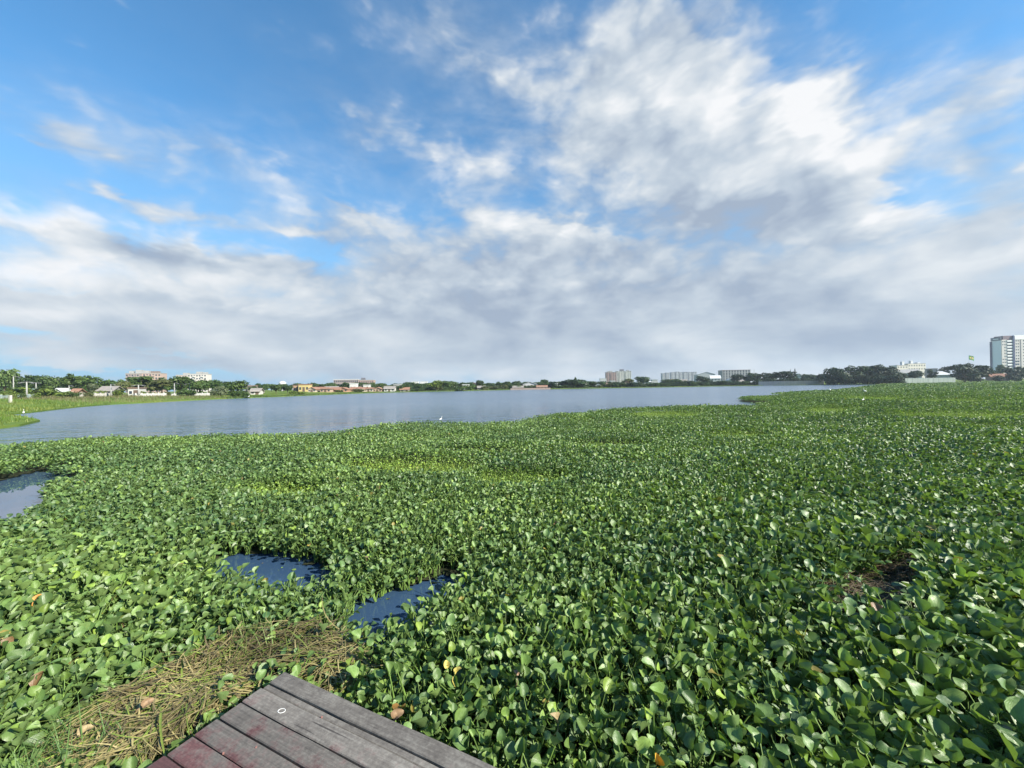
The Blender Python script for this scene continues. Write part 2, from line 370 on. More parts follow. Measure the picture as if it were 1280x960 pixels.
# ------------------------------------------------------------------ the deck
DZ = .42
A0 = on_z(357, 839.5, DZ); A1 = on_z(625, 960, DZ); A2 = on_z(186, 958, DZ)
du = (A1 - A0).normalized()                       # along the boards
dv = Vector((-du.y, du.x, 0));  dv = dv if dv.dot(A2 - A0) > 0 else -dv      # across them
DECK_M = Matrix(((du.x, dv.x, 0, A0.x), (du.y, dv.y, 0, A0.y), (0, 0, 1, DZ), (0, 0, 0, 1)))
skew = (A2 - A0).dot(du) / (A2 - A0).dot(dv)       # the end of the boards is not quite square
DECK_L, DECK_W = 4.6, 3.2
def deck_shader(t):
    uv = t.attr('board', 'Vector'); s = t.node('ShaderNodeSeparateXYZ', (uv,)).outputs
    p = objco(t)
    grain = t.noise(t.v('MULTIPLY', uv, (4, 90, 1)), 1.0, 5, .6)
    patch = t.noise(t.v('ADD', p, t.xyz(s[2], 0, 0)), 6.5, 8, .72)
    speck = t.noise(p, 60, 4, .7)
    # worn wine-red paint, more of it left on the boards away from the corner
    keep = t.m('ADD', patch, t.m('MULTIPLY_ADD', s[1], .50, -.20))
    red = t.ramp(keep, [(.44, (0, 0, 0)), (.60, (1, 1, 1))])
    grey = t.ramp(t.m('ADD', t.m('ADD', t.m('MULTIPLY', patch, .50), t.m('MULTIPLY', grain, .25)), t.m('MULTIPLY', speck, .25)), [(.34, (.055, .048, .044)), (.50, (.140, .128, .115)), (.66, (.27, .258, .232))])
    wine = t.ramp(t.m('ADD', t.m('MULTIPLY', speck, .6), t.m('MULTIPLY', grain, .4)), [(.3, (.050, .026, .026)), (.7, (.150, .072, .072))])
    c = t.mix(red, grey, wine)
    tint = t.lerp(t.m('FRACT', t.m('MULTIPLY', s[2], 3.17)), 0, 1, .78, 1.12)
    c2 = t.v('SCALE', c); t.put(c2.node.inputs['Scale'], tint)
    crack = t.smooth(t.noise(t.v('MULTIPLY', t.v('ADD', uv, t.xyz(0, t.m('MULTIPLY', s[2], 9.0), 0)), (1.6, 42, 1)), 1.0, 3, .5), .66, .72)
    c2 = t.mix(t.m('MULTIPLY', crack, .75), c2, (.022, .019, .018, 1))
    return bsdf(t, c2, t.lerp(speck, .3, .7, .62, .85), .35, bump(t, t.m('ADD', t.m('MULTIPLY', speck, .6), t.m('MULTIPLY', grain, .9)), .22, .002))
M_DECK = mat('weathered_deck_boards', deck_shader)
M_TIMBER = plain('dark_wet_timber', (.05, .042, .038), .8)
deck = tag(empty('deck', (0, 0, 0)), 'weathered grey and wine red wooden deck corner above the plants', 'deck')
V = []; Q = []; BV = []
y = 0.0; bi = 0
widths = [.098, .036] + [.108] * 34
while y < DECK_W:
    wd = widths[bi]; rnd = random.Random(bi * 7 + 3)
    x0 = skew * (y + wd / 2) + rnd.uniform(-.006, .006); zt = (0 if bi != 1 else -.008) + rnd.uniform(-.0025, .0025)
    ns = 24; prof = [(0.0, -.034), (0.0, -.005), (.0045, 0), (wd * .5, .0008), (wd - .0045, 0), (wd, -.005), (wd, -.034)]
    b = len(V)
    for i in range(ns + 1):
        u = x0 + (DECK_L - x0) * i / ns
        sag = .0022 * math.sin(i * 1.3 + bi) + rnd.uniform(-.0008, .0008)
        for k, (q, zz_) in enumerate(prof):
            e = rnd.uniform(-.0012, .0012) if k in (0, 1, 5, 6) else 0
            uu = u + (skew * (q - wd / 2) if i == 0 else 0)
            P = DECK_M @ Vector((uu, y + q + e, zt + zz_ + (sag if zz_ > -.01 else 0)))
            V.append(P[:]); BV.append((u, y + q, bi * 1.37))
    m_ = len(prof)
    for i in range(ns):
        for k in range(m_ - 1): Q.append((b + i * m_ + k, b + i * m_ + k + 1, b + (i + 1) * m_ + k + 1, b + (i + 1) * m_ + k))
    for i in (0, ns):
        o_ = b + i * m_; Q.append((o_, o_ + 1, o_ + 5, o_ + 6)); Q.append((o_ + 1, o_ + 2, o_ + 4, o_ + 5))
    y += wd + (.007 if bi else .005); bi += 1
me = quads_mesh('decking', V, Q, M_DECK, {'board': BV}, smooth=False)
bm_ = bmesh.new(); bm_.from_mesh(me); bmesh.ops.recalc_face_normals(bm_, faces=bm_.faces); bm_.to_mesh(me); bm_.free()
link('decking', me, deck)
for u in (.14, 1.3, 2.6, 3.9):
    MB().box(u + skew * 0, u + .06, .02, DECK_W - .1, -.17, -.040, M=DECK_M).build('joist', M_TIMBER, deck)
for u in (.17, 2.4, 4.3):
    for v_ in (.16, 1.6, DECK_W - .3):
        MB().tube([DECK_M @ Vector((u + .1, v_, -DZ - .6)), DECK_M @ Vector((u + .1, v_, -.042))], .055, 10).build('post', M_TIMBER, deck)
M_PAINT = plain('chalky_white_paint', (.72, .72, .70), .8)
M_SCREW = plain('rusty_pink_screw', (.20, .10, .085), .5)
# a white ring left on a board
rc = on_z(352, 889, DZ)
rg = MB(); N = 28
ringpts = []
for r, z in ((.0182, .0014), (.0186, .0024), (.0212, .0024), (.0217, .0014)):
    ringpts += [(r * 1.0 * math.cos(k * 2 * math.pi / N) * (1 + .05 * math.sin(k * 2.1)), r * .72 * math.sin(k * 2 * math.pi / N), z) for k in range(N)]
rg.add(ringpts, [(j * N + k, (j + 1) * N + k, (j + 1) * N + (k + 1) % N, j * N + (k + 1) % N) for j in range(3) for k in range(N)])
ring = rg.build('white_ring', M_PAINT, loc=rc + Vector((0, 0, .001)), smooth=True); ring.rotation_euler = (0, 0, -.2)
tag(ring, 'small oval white plastic ring lying on a grey deck board', 'ring')
for px in ((279, 941), (402, 896), (320, 934)):
    q = on_z(*px, DZ); s_ = MB()
    s_.tube([q + Vector((0, 0, -.006)), q + Vector((0, 0, .0015)), q + Vector((0, 0, .0028))], [.0052, .0052, .003], 10)
    s_.build('screw', M_SCREW, deck)
def in_deck(x, y, pad=.05):
    rx = x - A0.x; ry = y - A0.y; u = rx * du.x + ry * du.y; v_ = rx * dv.x + ry * dv.y
    return (u > skew * v_ - pad) & (v_ > -pad) & (v_ < DECK_W + pad) & (u < DECK_L + pad)
# ------------------------------------------------------------------ water hyacinth: one floating mass, leaf by leaf
def leaf_shader(t):
    c = t.attr('col'); uv = t.attr('leaf', 'Vector')
    s = t.node('ShaderNodeSeparateXYZ', (uv,)).outputs          # along, across, random
    av = t.m('ABSOLUTE', s[1])
    vein = t.m('SINE', t.m('MULTIPLY', t.m('MULTIPLY', av, t.m('ADD', 1.0, t.m('MULTIPLY', s[0], .35))), 46.0))
    mid = t.smooth(av, .0, .10)
    k = t.m('ADD', t.m('MULTIPLY_ADD', vein, .025, .975), t.m('MULTIPLY_ADD', mid, -.18, .18))
    blot = t.noise(t.xyz(t.m('MULTIPLY', s[0], 3), t.m('MULTIPLY', s[1], 3), t.m('MULTIPLY', s[2], 50)), 1.3, 4, .6)
    k = t.m('MULTIPLY', k, t.lerp(blot, .3, .7, .82, 1.16))
    cc = t.v('SCALE', c); t.put(cc.node.inputs['Scale'], k)
    spot = t.smooth(blot, .70, .78)
    cc = t.mix(t.m('MULTIPLY', spot, .7), cc, (.11, .075, .02, 1))
    back = t.node('ShaderNodeNewGeometry').outputs['Backfacing']
    cc = t.mix(t.m('MULTIPLY', back, .6), cc, t.mix(.5, cc, (.17, .22, .10, 1)))      # leaves are paler underneath
    nrm = bump(t, t.m('MULTIPLY_ADD', vein, .14, t.m('MULTIPLY', blot, 1.4)), .35, .004)
    far = t.v('LENGTH', objco(t))
    d = bsdf(t, cc, t.m('ADD', t.lerp(blot, .3, .7, .34, .50), t.lerp(far, 4.0, 40.0, 0, .14)), t.lerp(far, 4.0, 40.0, .58, .36), nrm)
    tr = t.n.new('ShaderNodeBsdfTranslucent')
    tc = t.mix(1.0, cc, (1.5, 1.65, .55, 1), 'MULTIPLY'); t.l.new(tc, tr.inputs['Color'])
    mx = t.n.new('ShaderNodeMixShader'); mx.inputs[0].default_value = .22
    t.l.new(d, mx.inputs[1]); t.l.new(tr.outputs[0], mx.inputs[2]); return mx.outputs[0]
M_LEAF = mat('hyacinth_leaf', leaf_shader)
def stem_shader(t):
    c = t.attr('col'); n = t.noise(objco(t), 25, 3, .6)
    cc = t.v('SCALE', c); t.put(cc.node.inputs['Scale'], t.lerp(n, .3, .7, .75, 1.2))
    return bsdf(t, cc, .55, .35)
M_STEM = mat('plant_stem', stem_shader)
M_ROOT = plain('floating_roots', (.026, .030, .014), .9, .2, .4, 3.0)

def leaf_template(nu, nv, cup, bend, wave):
    """a round, cupped blade on (0..1, -.5...5): returns points, quads and (along, across)"""
    P = []; UV = []
    for i in range(nu):
        u = (1 - math.cos(math.pi * i / (nu - 1))) / 2
        wd = .50 * math.sqrt(max(0, 1 - (2 * u - 1) ** 2)) * (1.12 - .28 * u) if 0 < i < nu - 1 else (.06 if i == 0 else .012)
        for j in range(nv):
            v = -1 + 2 * j / (nv - 1)
            x = u - .10 * (abs(v) ** 2) * (1 if u < .3 else 0) * (1 - u / .3 if u < .3 else 0)
            z = cup * (v * wd) ** 2 * 2.2 - bend * u * u + wave * math.sin(3.1 * u * 2 + 1.5) * v * wd
            P.append((x, v * wd, z)); UV.append((u, v))
    Q = [(i * nv + j, (i + 1) * nv + j, (i + 1) * nv + j + 1, i * nv + j + 1) for i in range(nu - 1) for j in range(nv - 1)]
    return np.array(P), np.array(Q), np.array(UV)

HOLE_DRY = [zpoly([(60, 968), (96, 915), (150, 876), (205, 856), (228, 830), (262, 812), (300, 800), (350, 792), (400, 792), (436, 806), (456, 836), (464, 868), (430, 870), (357, 838), (170, 975)], .15),
            zpoly([(985, 750), (1000, 722), (1050, 726), (1100, 706), (1160, 694), (1215, 706), (1175, 730), (1160, 765), (1165, 800), (1095, 822), (1035, 806)], .12)]
LIME = [(515, 579, 85, 11), (655, 592, 70, 10), (830, 516, 50, 4), (1035, 511, 34, 4), (1195, 517, 95, 4.5), (930, 541, 50, 5), (350, 606, 60, 9), (1180, 500, 60, 2.5), (1090, 497, 40, 2.5), (1250, 530, 40, 3), (600, 560, 60, 4), (760, 552, 50, 4)]
def lime(x, y):
    X, Y = seen(np.stack([x, y, np.full_like(x, .35)], 1)); a = np.zeros_like(X)
    nz = fnoise(x * .8, y * .8, 5)
    for cx_, cy_, rx, ry in LIME: a = np.maximum(a, np.exp(-(((X - cx_) / rx) ** 2 + ((Y - cy_) / ry) ** 2) * 1.1))
    return np.clip((a * (.55 + .9 * nz) - .20) * 3.0, 0, 1)
def covered(x, y):
    r2 = np.clip(np.hypot(x, y) / 30, .12, 1.0)
    jx = (fnoise(x * 1.3, y * 1.3, 21) - .5) * 1.3 * r2; jy = (fnoise(x * 1.3, y * 1.3, 43) - .5) * 1.3 * r2
    ok = inside(x + jx, y + jy, MAT)
    for h in POOLS: ok &= ~inside(x + jx * 1.6 + (fnoise(x * 4, y * 4, 65) - .5) * .22, y + jy * 1.6 + (fnoise(x * 4, y * 4, 66) - .5) * .22, h)
    for h, keep in zip(HOLE_DRY, (.15, .34)): ok &= ~inside(x + jx * 1.6, y + jy * 1.6, h) | ((rng.random(len(x)) < keep * 2) & (fnoise(x * 2.5, y * 2.5, 70) > .52))
    ok &= ~in_deck(x, y, .035)
    return ok
def scatter(y0, y1, cell, wide=1.36, pad=2.0):
    """jittered points across the part of the mat one may see between two depths"""
    xm = wide * y1 + pad
    ys = np.arange(y0, y1, cell); xs = np.arange(-xm, xm, cell)
    gx, gy = np.meshgrid(xs, ys); gx = gx.ravel() + rng.uniform(-.55, .55, gx.size) * cell; gy = gy.ravel() + rng.uniform(-.55, .55, gy.size) * cell
    k = (np.abs(gx) < wide * gy + pad) & (gy > y0 - cell) & (gy < y1)
    gx, gy = gx[k], gy[k]; k = covered(gx, gy)
    return gx[k], gy[k]

ALLV = []; ALLQ = []; ALLC = []; ALLU = []; nvert = 0
SV = []; SQ = []; SCOL = []; nstem = 0
TEMPL = {}
def plants(y0, y1, cell, per, size, tmpl, stems, spread, hscale=1.0):
    global nvert, nstem
    px, py = scatter(y0, y1, cell)
    n0 = len(px)
    if not n0: return
    big = fnoise(px * .35, py * .35, 3)                       # stand height changes slowly
    lm = lime(px, py)
    right = np.clip((px / np.maximum(py, 1.0) + .2) / 1.2, 0, 1)
    near = np.zeros(n0, bool)
    if y0 < 17:
        for q in range(8):
            for h in POOLS: near |= inside(px + .38 * math.cos(q * .785), py + .38 * math.sin(q * .785), h)
            for h in HOLE_DRY[:1]: near |= inside(px + .3 * math.cos(q * .785), py + .3 * math.sin(q * .785), h)
    H0 = (.20 + .22 * big + .05 * right) * (1 - .45 * lm) * hscale * np.where(near, .78, 1.0)
    # plants at the edge of open water and bare patches stay low
    zone = (.50 + (.20 * np.clip((px - .15 * py - .5) / 2.2, 0, 1) + .24 * np.clip((-px - .35 * py - .6) / 1.8, 0, 1)) * np.clip(1.25 - py / 6.0, .12, 1))   # leaves are smaller in the middle
    k = np.repeat(np.arange(n0), per); n = len(k)
    phi = rng.uniform(0, 2 * np.pi, n); old = rng.random(n)                       # 0 = young and upright, 1 = old and spreading
    hgt = H0[k] * (1.12 - .45 * old) * rng.uniform(.8, 1.15, n)
    lean = (.20 + .55 * old) * hgt * spread + rng.uniform(0, .02, n)
    cx_ = px[k] + np.cos(phi) * lean; cy_ = py[k] + np.sin(phi) * lean
    sz = size * np.clip(rng.lognormal(-.06, .26, n), .45, 1.6) * zone[k] * (1 - .45 * lm[k]) * (.80 + .35 * big[k] + .18 * right[k])
    th = np.radians(np.clip(62 - 58 * old + rng.normal(0, 17, n), -12, 84))       # how steeply the blade stands
    ph2 = phi + rng.normal(0, .55, n)
    a = np.stack([np.cos(ph2) * np.cos(th), np.sin(ph2) * np.cos(th), np.sin(th)], 1)
    nn = np.stack([-np.cos(ph2) * np.sin(th), -np.sin(ph2) * np.sin(th), np.cos(th)], 1)
    s = np.cross(nn, a)
    rl = rng.normal(0, .38, n)[:, None]
    s, nn = s * np.cos(rl) + nn * np.sin(rl), nn * np.cos(rl) - s * np.sin(rl)
    # leaf colour: blue-green to yellow-green by stand, with the side-lit darkness at right put into the colour, lime in the grassy patches, a few spent leaves
    tone = np.clip(fnoise(px * .5, py * .5, 9)[k] * 1.0 - .25 - right[k] * .22 + rng.normal(0, .20, n) + .28, 0, 1)[:, None]
    c = np.array([.050, .106, .038]) * (1 - tone) + np.array([.152, .240, .058]) * tone
    c = c * (1 - lm[k, None]) + np.array([.180, .28, .042]) * lm[k, None]
    c *= rng.uniform(.72, 1.28, n)[:, None]
    sp = rng.random(n)
    c[sp < .004] = np.array([.23, .19, .045]); c[sp < .0015] = np.array([.17, .10, .045])
    young = (rng.random(n) < .12) & (old < .4); c[young] = c[young] * np.array([1.5, 1.35, .9])
    for ti, T in enumerate(tmpl):
        sel = np.where(np.arange(n) % len(tmpl) == ti)[0]
        P, Q, UV = T; m = len(sel)
        L = P[None, :, 0, None] * a[sel, None, :] + P[None, :, 1, None] * s[sel, None, :] + P[None, :, 2, None] * nn[sel, None, :]
        base = np.stack([cx_[sel], cy_[sel], hgt[sel]], 1)
        V_ = (base[:, None, :] + L * sz[sel, None, None]).reshape(-1, 3)
        ALLV.append(V_); ALLQ.append((Q[None] + (np.arange(m) * len(P))[:, None, None] + nvert).reshape(-1, 4)); nvert += len(V_)
        ALLC.append(np.concatenate([np.repeat(c[sel], len(P), 0), np.ones((m * len(P), 1))], 1))
        ALLU.append(np.concatenate([np.tile(UV, (m, 1)), np.repeat(rng.random(m), len(P))[:, None]], 1))
    if stems:
        b0 = np.stack([px[k], py[k], np.full(n, .02)], 1) + rng.normal(0, .012, (n, 3)) * [1, 1, 0]
        b2 = np.stack([cx_, cy_, hgt], 1); b1 = (b0 + b2) / 2 + np.stack([-np.cos(phi), -np.sin(phi), np.zeros(n)], 1) * (lean * .25)[:, None]; b1[:, 2] += .03
        e1 = np.stack([-np.sin(phi), np.cos(phi), np.zeros(n)], 1); e2 = np.stack([np.cos(phi), np.sin(phi), np.zeros(n)], 1)
        rr = (.0065, .0085, .0038)
        R_ = []
        for b, r in zip((b0, b1, b2), rr):
            for ang in (0, 2.094, 4.189): R_.append(b + (e1 * math.cos(ang) + e2 * math.sin(ang)) * r)
        V_ = np.stack(R_, 1).reshape(-1, 3)
        q = np.array([(r * 3 + j, r * 3 + (j + 1) % 3, (r + 1) * 3 + (j + 1) % 3, (r + 1) * 3 + j) for r in range(2) for j in range(3)])
        SV.append(V_); SQ.append((q[None] + (np.arange(n) * 9)[:, None, None] + nstem).reshape(-1, 4)); nstem += len(V_)
        sc = np.array([.10, .17, .035]) * rng.uniform(.6, 1.3, n)[:, None]
        SCOL.append(np.concatenate([np.repeat(sc, 9, 0), np.ones((n * 9, 1))], 1))
def T(nu, nv): return [leaf_template(nu, nv, c_, b_, w_) for c_, b_, w_ in ((.9, .05, .12), (.45, .30, -.20), (1.4, .12, .0), (.2, .42, .30), (.7, -.10, -.10))]
plants(.55, 4.2, .098, 8, .098, T(7, 7), True, 1.0)
plants(4.2, 9.0, .097, 8, .104, T(5, 5), True, 1.0)
plants(9.0, 17.0, .112, 7, .110, T(4, 3), False, 1.0)
plants(17.0, 30.0, .145, 6, .130, T(3, 3), False, 1.0)
plants(30.0, 55.0, .23, 6, .175, T(3, 3), False, 1.2)
plants(55.0, 105.0, .44, 6, .24, T(3, 2), False, 1.6, 1.05)
plants(105.0, 235.0, .85, 6, .42, T(3, 2), False, 2.2, 1.15)
me = quads_mesh('water_hyacinth', np.concatenate(ALLV), np.concatenate(ALLQ), M_LEAF, {'col': np.concatenate(ALLC), 'leaf': np.concatenate(ALLU)})
hy = link('water_hyacinth', me)
tag(hy, 'thick mat of glossy round leaved water hyacinth covering the near water', 'water plants', kind='stuff')
st_ = link('stalks', quads_mesh('stalks', np.concatenate(SV), np.concatenate(SQ), M_STEM, {'col': np.concatenate(SCOL)}), hy)
st_['kind'] = 'stuff'
print('hyacinth verts', nvert, 'stem verts', nstem)
# the floating root layer they stand in, cut away where open water shows
def grid_sheet(name, x0, x1, y0, y1, cell, m, test, z, parent, amp=.0):
    xs = np.arange(x0, x1, cell); ys = np.arange(y0, y1, cell)
    gx, gy = np.meshgrid(xs, ys, indexing='ij'); nx, ny = gx.shape
    ccx = (gx[:-1, :-1] + cell / 2).ravel(); ccy = (gy[:-1, :-1] + cell / 2).ravel(); ok = test(ccx, ccy)
    i, j = np.meshgrid(np.arange(nx - 1), np.arange(ny - 1), indexing='ij'); i = i.ravel()[ok]; j = j.ravel()[ok]
    Q_ = np.stack([i * ny + j, (i + 1) * ny + j, (i + 1) * ny + j + 1, i * ny + j + 1], 1)
    V_ = np.stack([gx.ravel(), gy.ravel(), z + amp * fnoise(gx.ravel() * 3, gy.ravel() * 3, 77)], 1)
    used, inv = np.unique(Q_.ravel(), return_inverse=True)
    o = link(name, quads_mesh(name, V_[used], inv.reshape(-1, 4), m), parent); o['kind'] = 'stuff'; return o
def mat_only(x, y):
    jx = (fnoise(x * 5, y * 5, 91) - .5) * .30; jy = (fnoise(x * 5, y * 5, 92) - .5) * .30
    ok = inside(x, y, MAT)
    for h in POOLS:
        for q in range(6): ok &= ~inside(x + jx + .07 * math.cos(q), y + jy + .07 * math.sin(q), h)
    return ok
grid_sheet('root_layer', -16, 16, .2, 10, .05, M_ROOT, lambda x, y: mat_only(x, y) & (np.abs(x) < 1.45 * y + 3), .004, hy, .03)
grid_sheet('root_layer', -30, 36, 10, 20, .12, M_ROOT, lambda x, y: mat_only(x, y) & (np.abs(x) < 1.6 * y + 3), .004, hy, .03)
grid_sheet('root_layer', -24, 120, 20, 60, .5, M_ROOT, lambda x, y: mat_only(x, y) & (np.abs(x) < 1.7 * y), .012, hy, .035)
grid_sheet('root_layer', 0, 420, 60, 232, 2.0, M_ROOT, lambda x, y: mat_only(x, y) & (np.abs(x) < 1.8 * y), .012, hy, .035)

# ------------------------------------------------------------------ strands: withered stems, grass
def strands(name, base, dirs, length, width, droop, cols, m, segs=4, parent=None, flat=False, curl=0.0):
    n = len(base); ts = np.linspace(0, 1, segs + 1)
    side = np.stack([-dirs[:, 1], dirs[:, 0], np.zeros(n)], 1); side /= np.linalg.norm(side, axis=1)[:, None] + 1e-9
    up = np.cross(side, dirs)
    cu = rng.normal(0, 1, n) * curl
    rows = []
    for t_ in ts:
        c = base + dirs * (length * t_)[:, None] + np.array([0, 0, -1]) * (droop * length * t_ ** 2)[:, None] + side * (cu * length * t_ ** 2)[:, None]
        c[:, 2] = np.maximum(c[:, 2], .012)
        wv = width * (1 - t_) ** .6 if not flat else width * (1 - .6 * t_)
        wv = np.maximum(wv, width * .12)
        rows += [c - side * wv[:, None], c + up * (wv * .55)[:, None], c + side * wv[:, None]]
    V_ = np.stack(rows, 1); k = V_.shape[1]
    q = np.array([(r * 3 + j, r * 3 + j + 1, (r + 1) * 3 + j + 1, (r + 1) * 3 + j) for r in range(segs) for j in range(2)])
    Q_ = (q[None] + (np.arange(n) * k)[:, None, None]).reshape(-1, 4)
    C_ = np.concatenate([np.repeat(cols, k, 0), np.ones((n * k, 1))], 1)
    return link(name, quads_mesh(name, V_.reshape(-1, 3), Q_, m, {'col': C_}), parent)
def blade_shader(t):
    c = t.attr('col')
    d = bsdf(t, c, .5, .35); tr = t.n.new('ShaderNodeBsdfTranslucent'); t.l.new(c, tr.inputs['Color'])
    mx = t.n.new('ShaderNodeMixShader'); mx.inputs[0].default_value = .25; t.l.new(d, mx.inputs[1]); t.l.new(tr.outputs[0], mx.inputs[2]); return mx.outputs[0]
M_BLADE = mat('grass_blade', blade_shader)
def sample_in(poly, n, extra=None):
    xs = [p[0] for p in poly]; ys = [p[1] for p in poly]
    x = rng.uniform(min(xs), max(xs), n * 4); y_ = rng.uniform(min(ys), max(ys), n * 4)
    k = inside(x, y_, poly) & ~in_deck(x, y_, .01); x, y_ = x[k][:n], y_[k][:n]
    return x, y_
def heap(poly, n, name, label, main, greens):
    x, y_ = sample_in(poly, n); n = len(x)
    tuft = fnoise(x * 2.2, y_ * 2.2, 61); ang = tuft * 7 + rng.normal(0, .8, n) + .5
    el_ = np.abs(rng.normal(.10, .22, n)); 
    d = np.stack([np.cos(ang) * np.cos(el_), np.sin(ang) * np.cos(el_), np.sin(el_)], 1)
    mound = .10 + .24 * fnoise(x * 1.8, y_ * 1.8, 33) + .10 * in_deck(x, y_, .2)
    z = mound * rng.random(n) ** .6 + .02
    L = rng.uniform(.14, .48, n); base = np.stack([x, y_, z], 1) - d * (L * .4)[:, None]; base[:, 2] = np.maximum(base[:, 2], .015)
    mixv = np.clip(fnoise(x * 3, y_ * 3, 12) * 1.5 - .25 + rng.normal(0, .25, n), 0, 1)[:, None]
    c = np.array(main[0]) * (1 - mixv) + np.array(main[1]) * mixv
    gsel = rng.random(n) < greens; c[gsel] = np.array([.15, .20, .035]) * rng.uniform(.6, 1.3, (gsel.sum(), 1))
    low = (z < .10)[:, None]; c = np.where(low & (rng.random((n, 1)) < .8), np.array([[.026, .020, .014]]), c) * rng.uniform(.6, 1.3, n)[:, None] * np.clip(.25 + 1.15 * fnoise(x * 2.6 + 9, y_ * 2.6, 51), .35, 1.1)[:, None]  # shade of the gaps put into the colour: most low strands near black
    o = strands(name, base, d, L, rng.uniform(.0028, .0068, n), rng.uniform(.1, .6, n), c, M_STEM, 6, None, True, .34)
    return tag(o, label, 'dead stems', kind='stuff')
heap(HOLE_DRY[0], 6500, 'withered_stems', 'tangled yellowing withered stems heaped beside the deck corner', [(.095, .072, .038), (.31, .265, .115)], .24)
heap(HOLE_DRY[1], 2000, 'withered_stems', 'brown dead stems in a dark gap among the leaves at right', [(.065, .045, .030), (.15, .115, .062)], .10)
def blades(x, y_, name, label, cat, lo, hi, cols, width=.004, lean=.35, z0=.05):
    n = len(x); ang = rng.uniform(0, 2 * np.pi, n); t_ = np.abs(rng.normal(lean, .22, n))
    d = np.stack([np.cos(ang) * np.sin(t_), np.sin(ang) * np.sin(t_), np.cos(t_)], 1)
    mixv = rng.random(n)[:, None]; c = np.array(cols[0]) * (1 - mixv) + np.array(cols[1]) * mixv
    o = strands(name, np.stack([x, y_, np.full(n, z0)], 1), d, rng.uniform(lo, hi, n), np.full(n, width) * rng.uniform(.7, 1.4, n), rng.uniform(.1, .45, n), c, M_BLADE, 4)
    return tag(o, label, cat, kind='stuff')
def px_blades(areas, n):
    X = []; Y_ = []
    for cx_, cy_, rx, ry, wt in areas:
        k = int(n * wt); c = on_z(cx_, cy_, .3)
        a = rng.normal(0, .5, (k, 2)); xs = []; 
        ex = (on_z(cx_ + rx, cy_, .3) - c); ey = (on_z(cx_, cy_ - ry, .3) - c)
        X.append(c.x + a[:, 0] * ex.x + a[:, 1] * ey.x); Y_.append(c.y + a[:, 0] * ex.y + a[:, 1] * ey.y)
    return np.concatenate(X), np.concatenate(Y_)
x_, y_ = px_blades([(1235, 700, 55, 22, .55), (1270, 715, 40, 15, .3), (1215, 690, 40, 12, .25)], 1500)
blades(x_, y_, 'water_grass', 'bright green blades of grass rising from the leaves at right', 'grass', .30, .62, [(.10, .21, .03), (.17, .28, .045)], .0045)
x_, y_ = px_blades([(900, 775, 50, 20, .2), (950, 760, 60, 20, .15), (1010, 800, 60, 25, .15), (330, 790, 60, 20, .05), (820, 720, 60, 30, .12), (930, 620, 40, 14, .1), (560, 690, 80, 20, .08)], 600)
blades(x_, y_, 'water_grass', 'scattered thin grass blades poking up through the round leaves', 'grass', .28, .6, [(.10, .18, .035), (.16, .24, .06)], .0032, .45)
x_, y_ = px_blades([(40, 955, 60, 30, .6), (85, 930, 30, 20, .25), (140, 905, 35, 12, .2)], 260)
kk = ~in_deck(x_, y_, .05)
blades(x_[kk], y_[kk], 'water_grass', 'long arching grass blades in the corner left of the deck', 'grass', .25, .55, [(.06, .13, .03), (.12, .2, .05)], .004, .6)
lx, ly = scatter(7.0, 40.0, .16); lk = (lime(lx, ly) > .35) & (rng.random(len(lx)) < .9)
lx, ly = np.repeat(lx[lk], 4) + rng.normal(0, .07, lk.sum() * 4), np.repeat(ly[lk], 4) + rng.normal(0, .07, lk.sum() * 4)
blades(lx, ly, 'water_grass', 'pale lime patches of short water grass within the hyacinth', 'grass', .18, .40, [(.155, .24, .035), (.24, .32, .055)], .0075, .5)
print('lime blades', len(lx))

# ------------------------------------------------------------------ single spent leaves one can point at
def spent_shader(c):
    def f(t):
        n = t.noise(objco(t), 28, 5, .65); cc = t.v('SCALE', c); t.put(cc.node.inputs['Scale'], t.lerp(n, .3, .7, .6, 1.25))
        return bsdf(t, cc, .55, .3, bump(t, n, .5, .01))
    return f
spent = {k: mat(k + '_spent_leaf', spent_shader(c)) for k, c in (('orange', (.42, .20, .045)), ('yellow', (.44, .36, .09)), ('pinkish', (.23, .15, .085)), ('tan', (.26, .20, .10)), ('golden', (.48, .28, .03)))}
def spent_leaf(px, py, z, size, colour, label, rot, T_=(.8, .25, .3)):
    P, Q, UV = leaf_template(8, 7, *T_)
    M_ = Matrix.Rotation(rot[2], 3, 'Z') @ Matrix.Rotation(rot[1], 3, 'Y') @ Matrix.Rotation(rot[0], 3, 'X')
    mb = MB(); mb.add([(M_ @ Vector((p[0] - .5, p[1], p[2]))) * size * .56 for p in P], [tuple(int(i) for i in q) for q in Q])
    mb.tube([M_ @ Vector((-.5, 0, 0)) * size, M_ @ Vector((-.75, .05, -.15)) * size, M_ @ Vector((-.95, .06, -.6)) * size], [size * .04, size * .05, size * .03], 6)
    o = mb.build('spent_leaf', spent[colour], loc=on_z(px, py, z), smooth=True)
    return tag(o, label, 'leaf', 'spent leaves among the green')
spent_leaf(47, 746, .44, .085, 'orange', 'orange spent leaf standing alone among green leaves at far left', (.2, -.9, 1.2))
spent_leaf(558, 830, .42, .075, 'yellow', 'pale yellow rounded leaf among the green right of the deck', (.3, -1.0, 1.7))
spent_leaf(572, 838, .43, .085, 'yellow', 'yellow green leaf leaning beside the pale yellow rounded one', (-.2, -.8, .4))
spent_leaf(184, 878, .30, .085, 'pinkish', 'crumpled pinkish orange leaf on the withered stems left of deck', (.9, -.5, .6), (.9, .5, .4))
spent_leaf(152, 942, .24, .07, 'pinkish', 'small pinkish curled leaf lowest on the withered stems', (.5, -.3, 2.6), (.9, .5, .4))
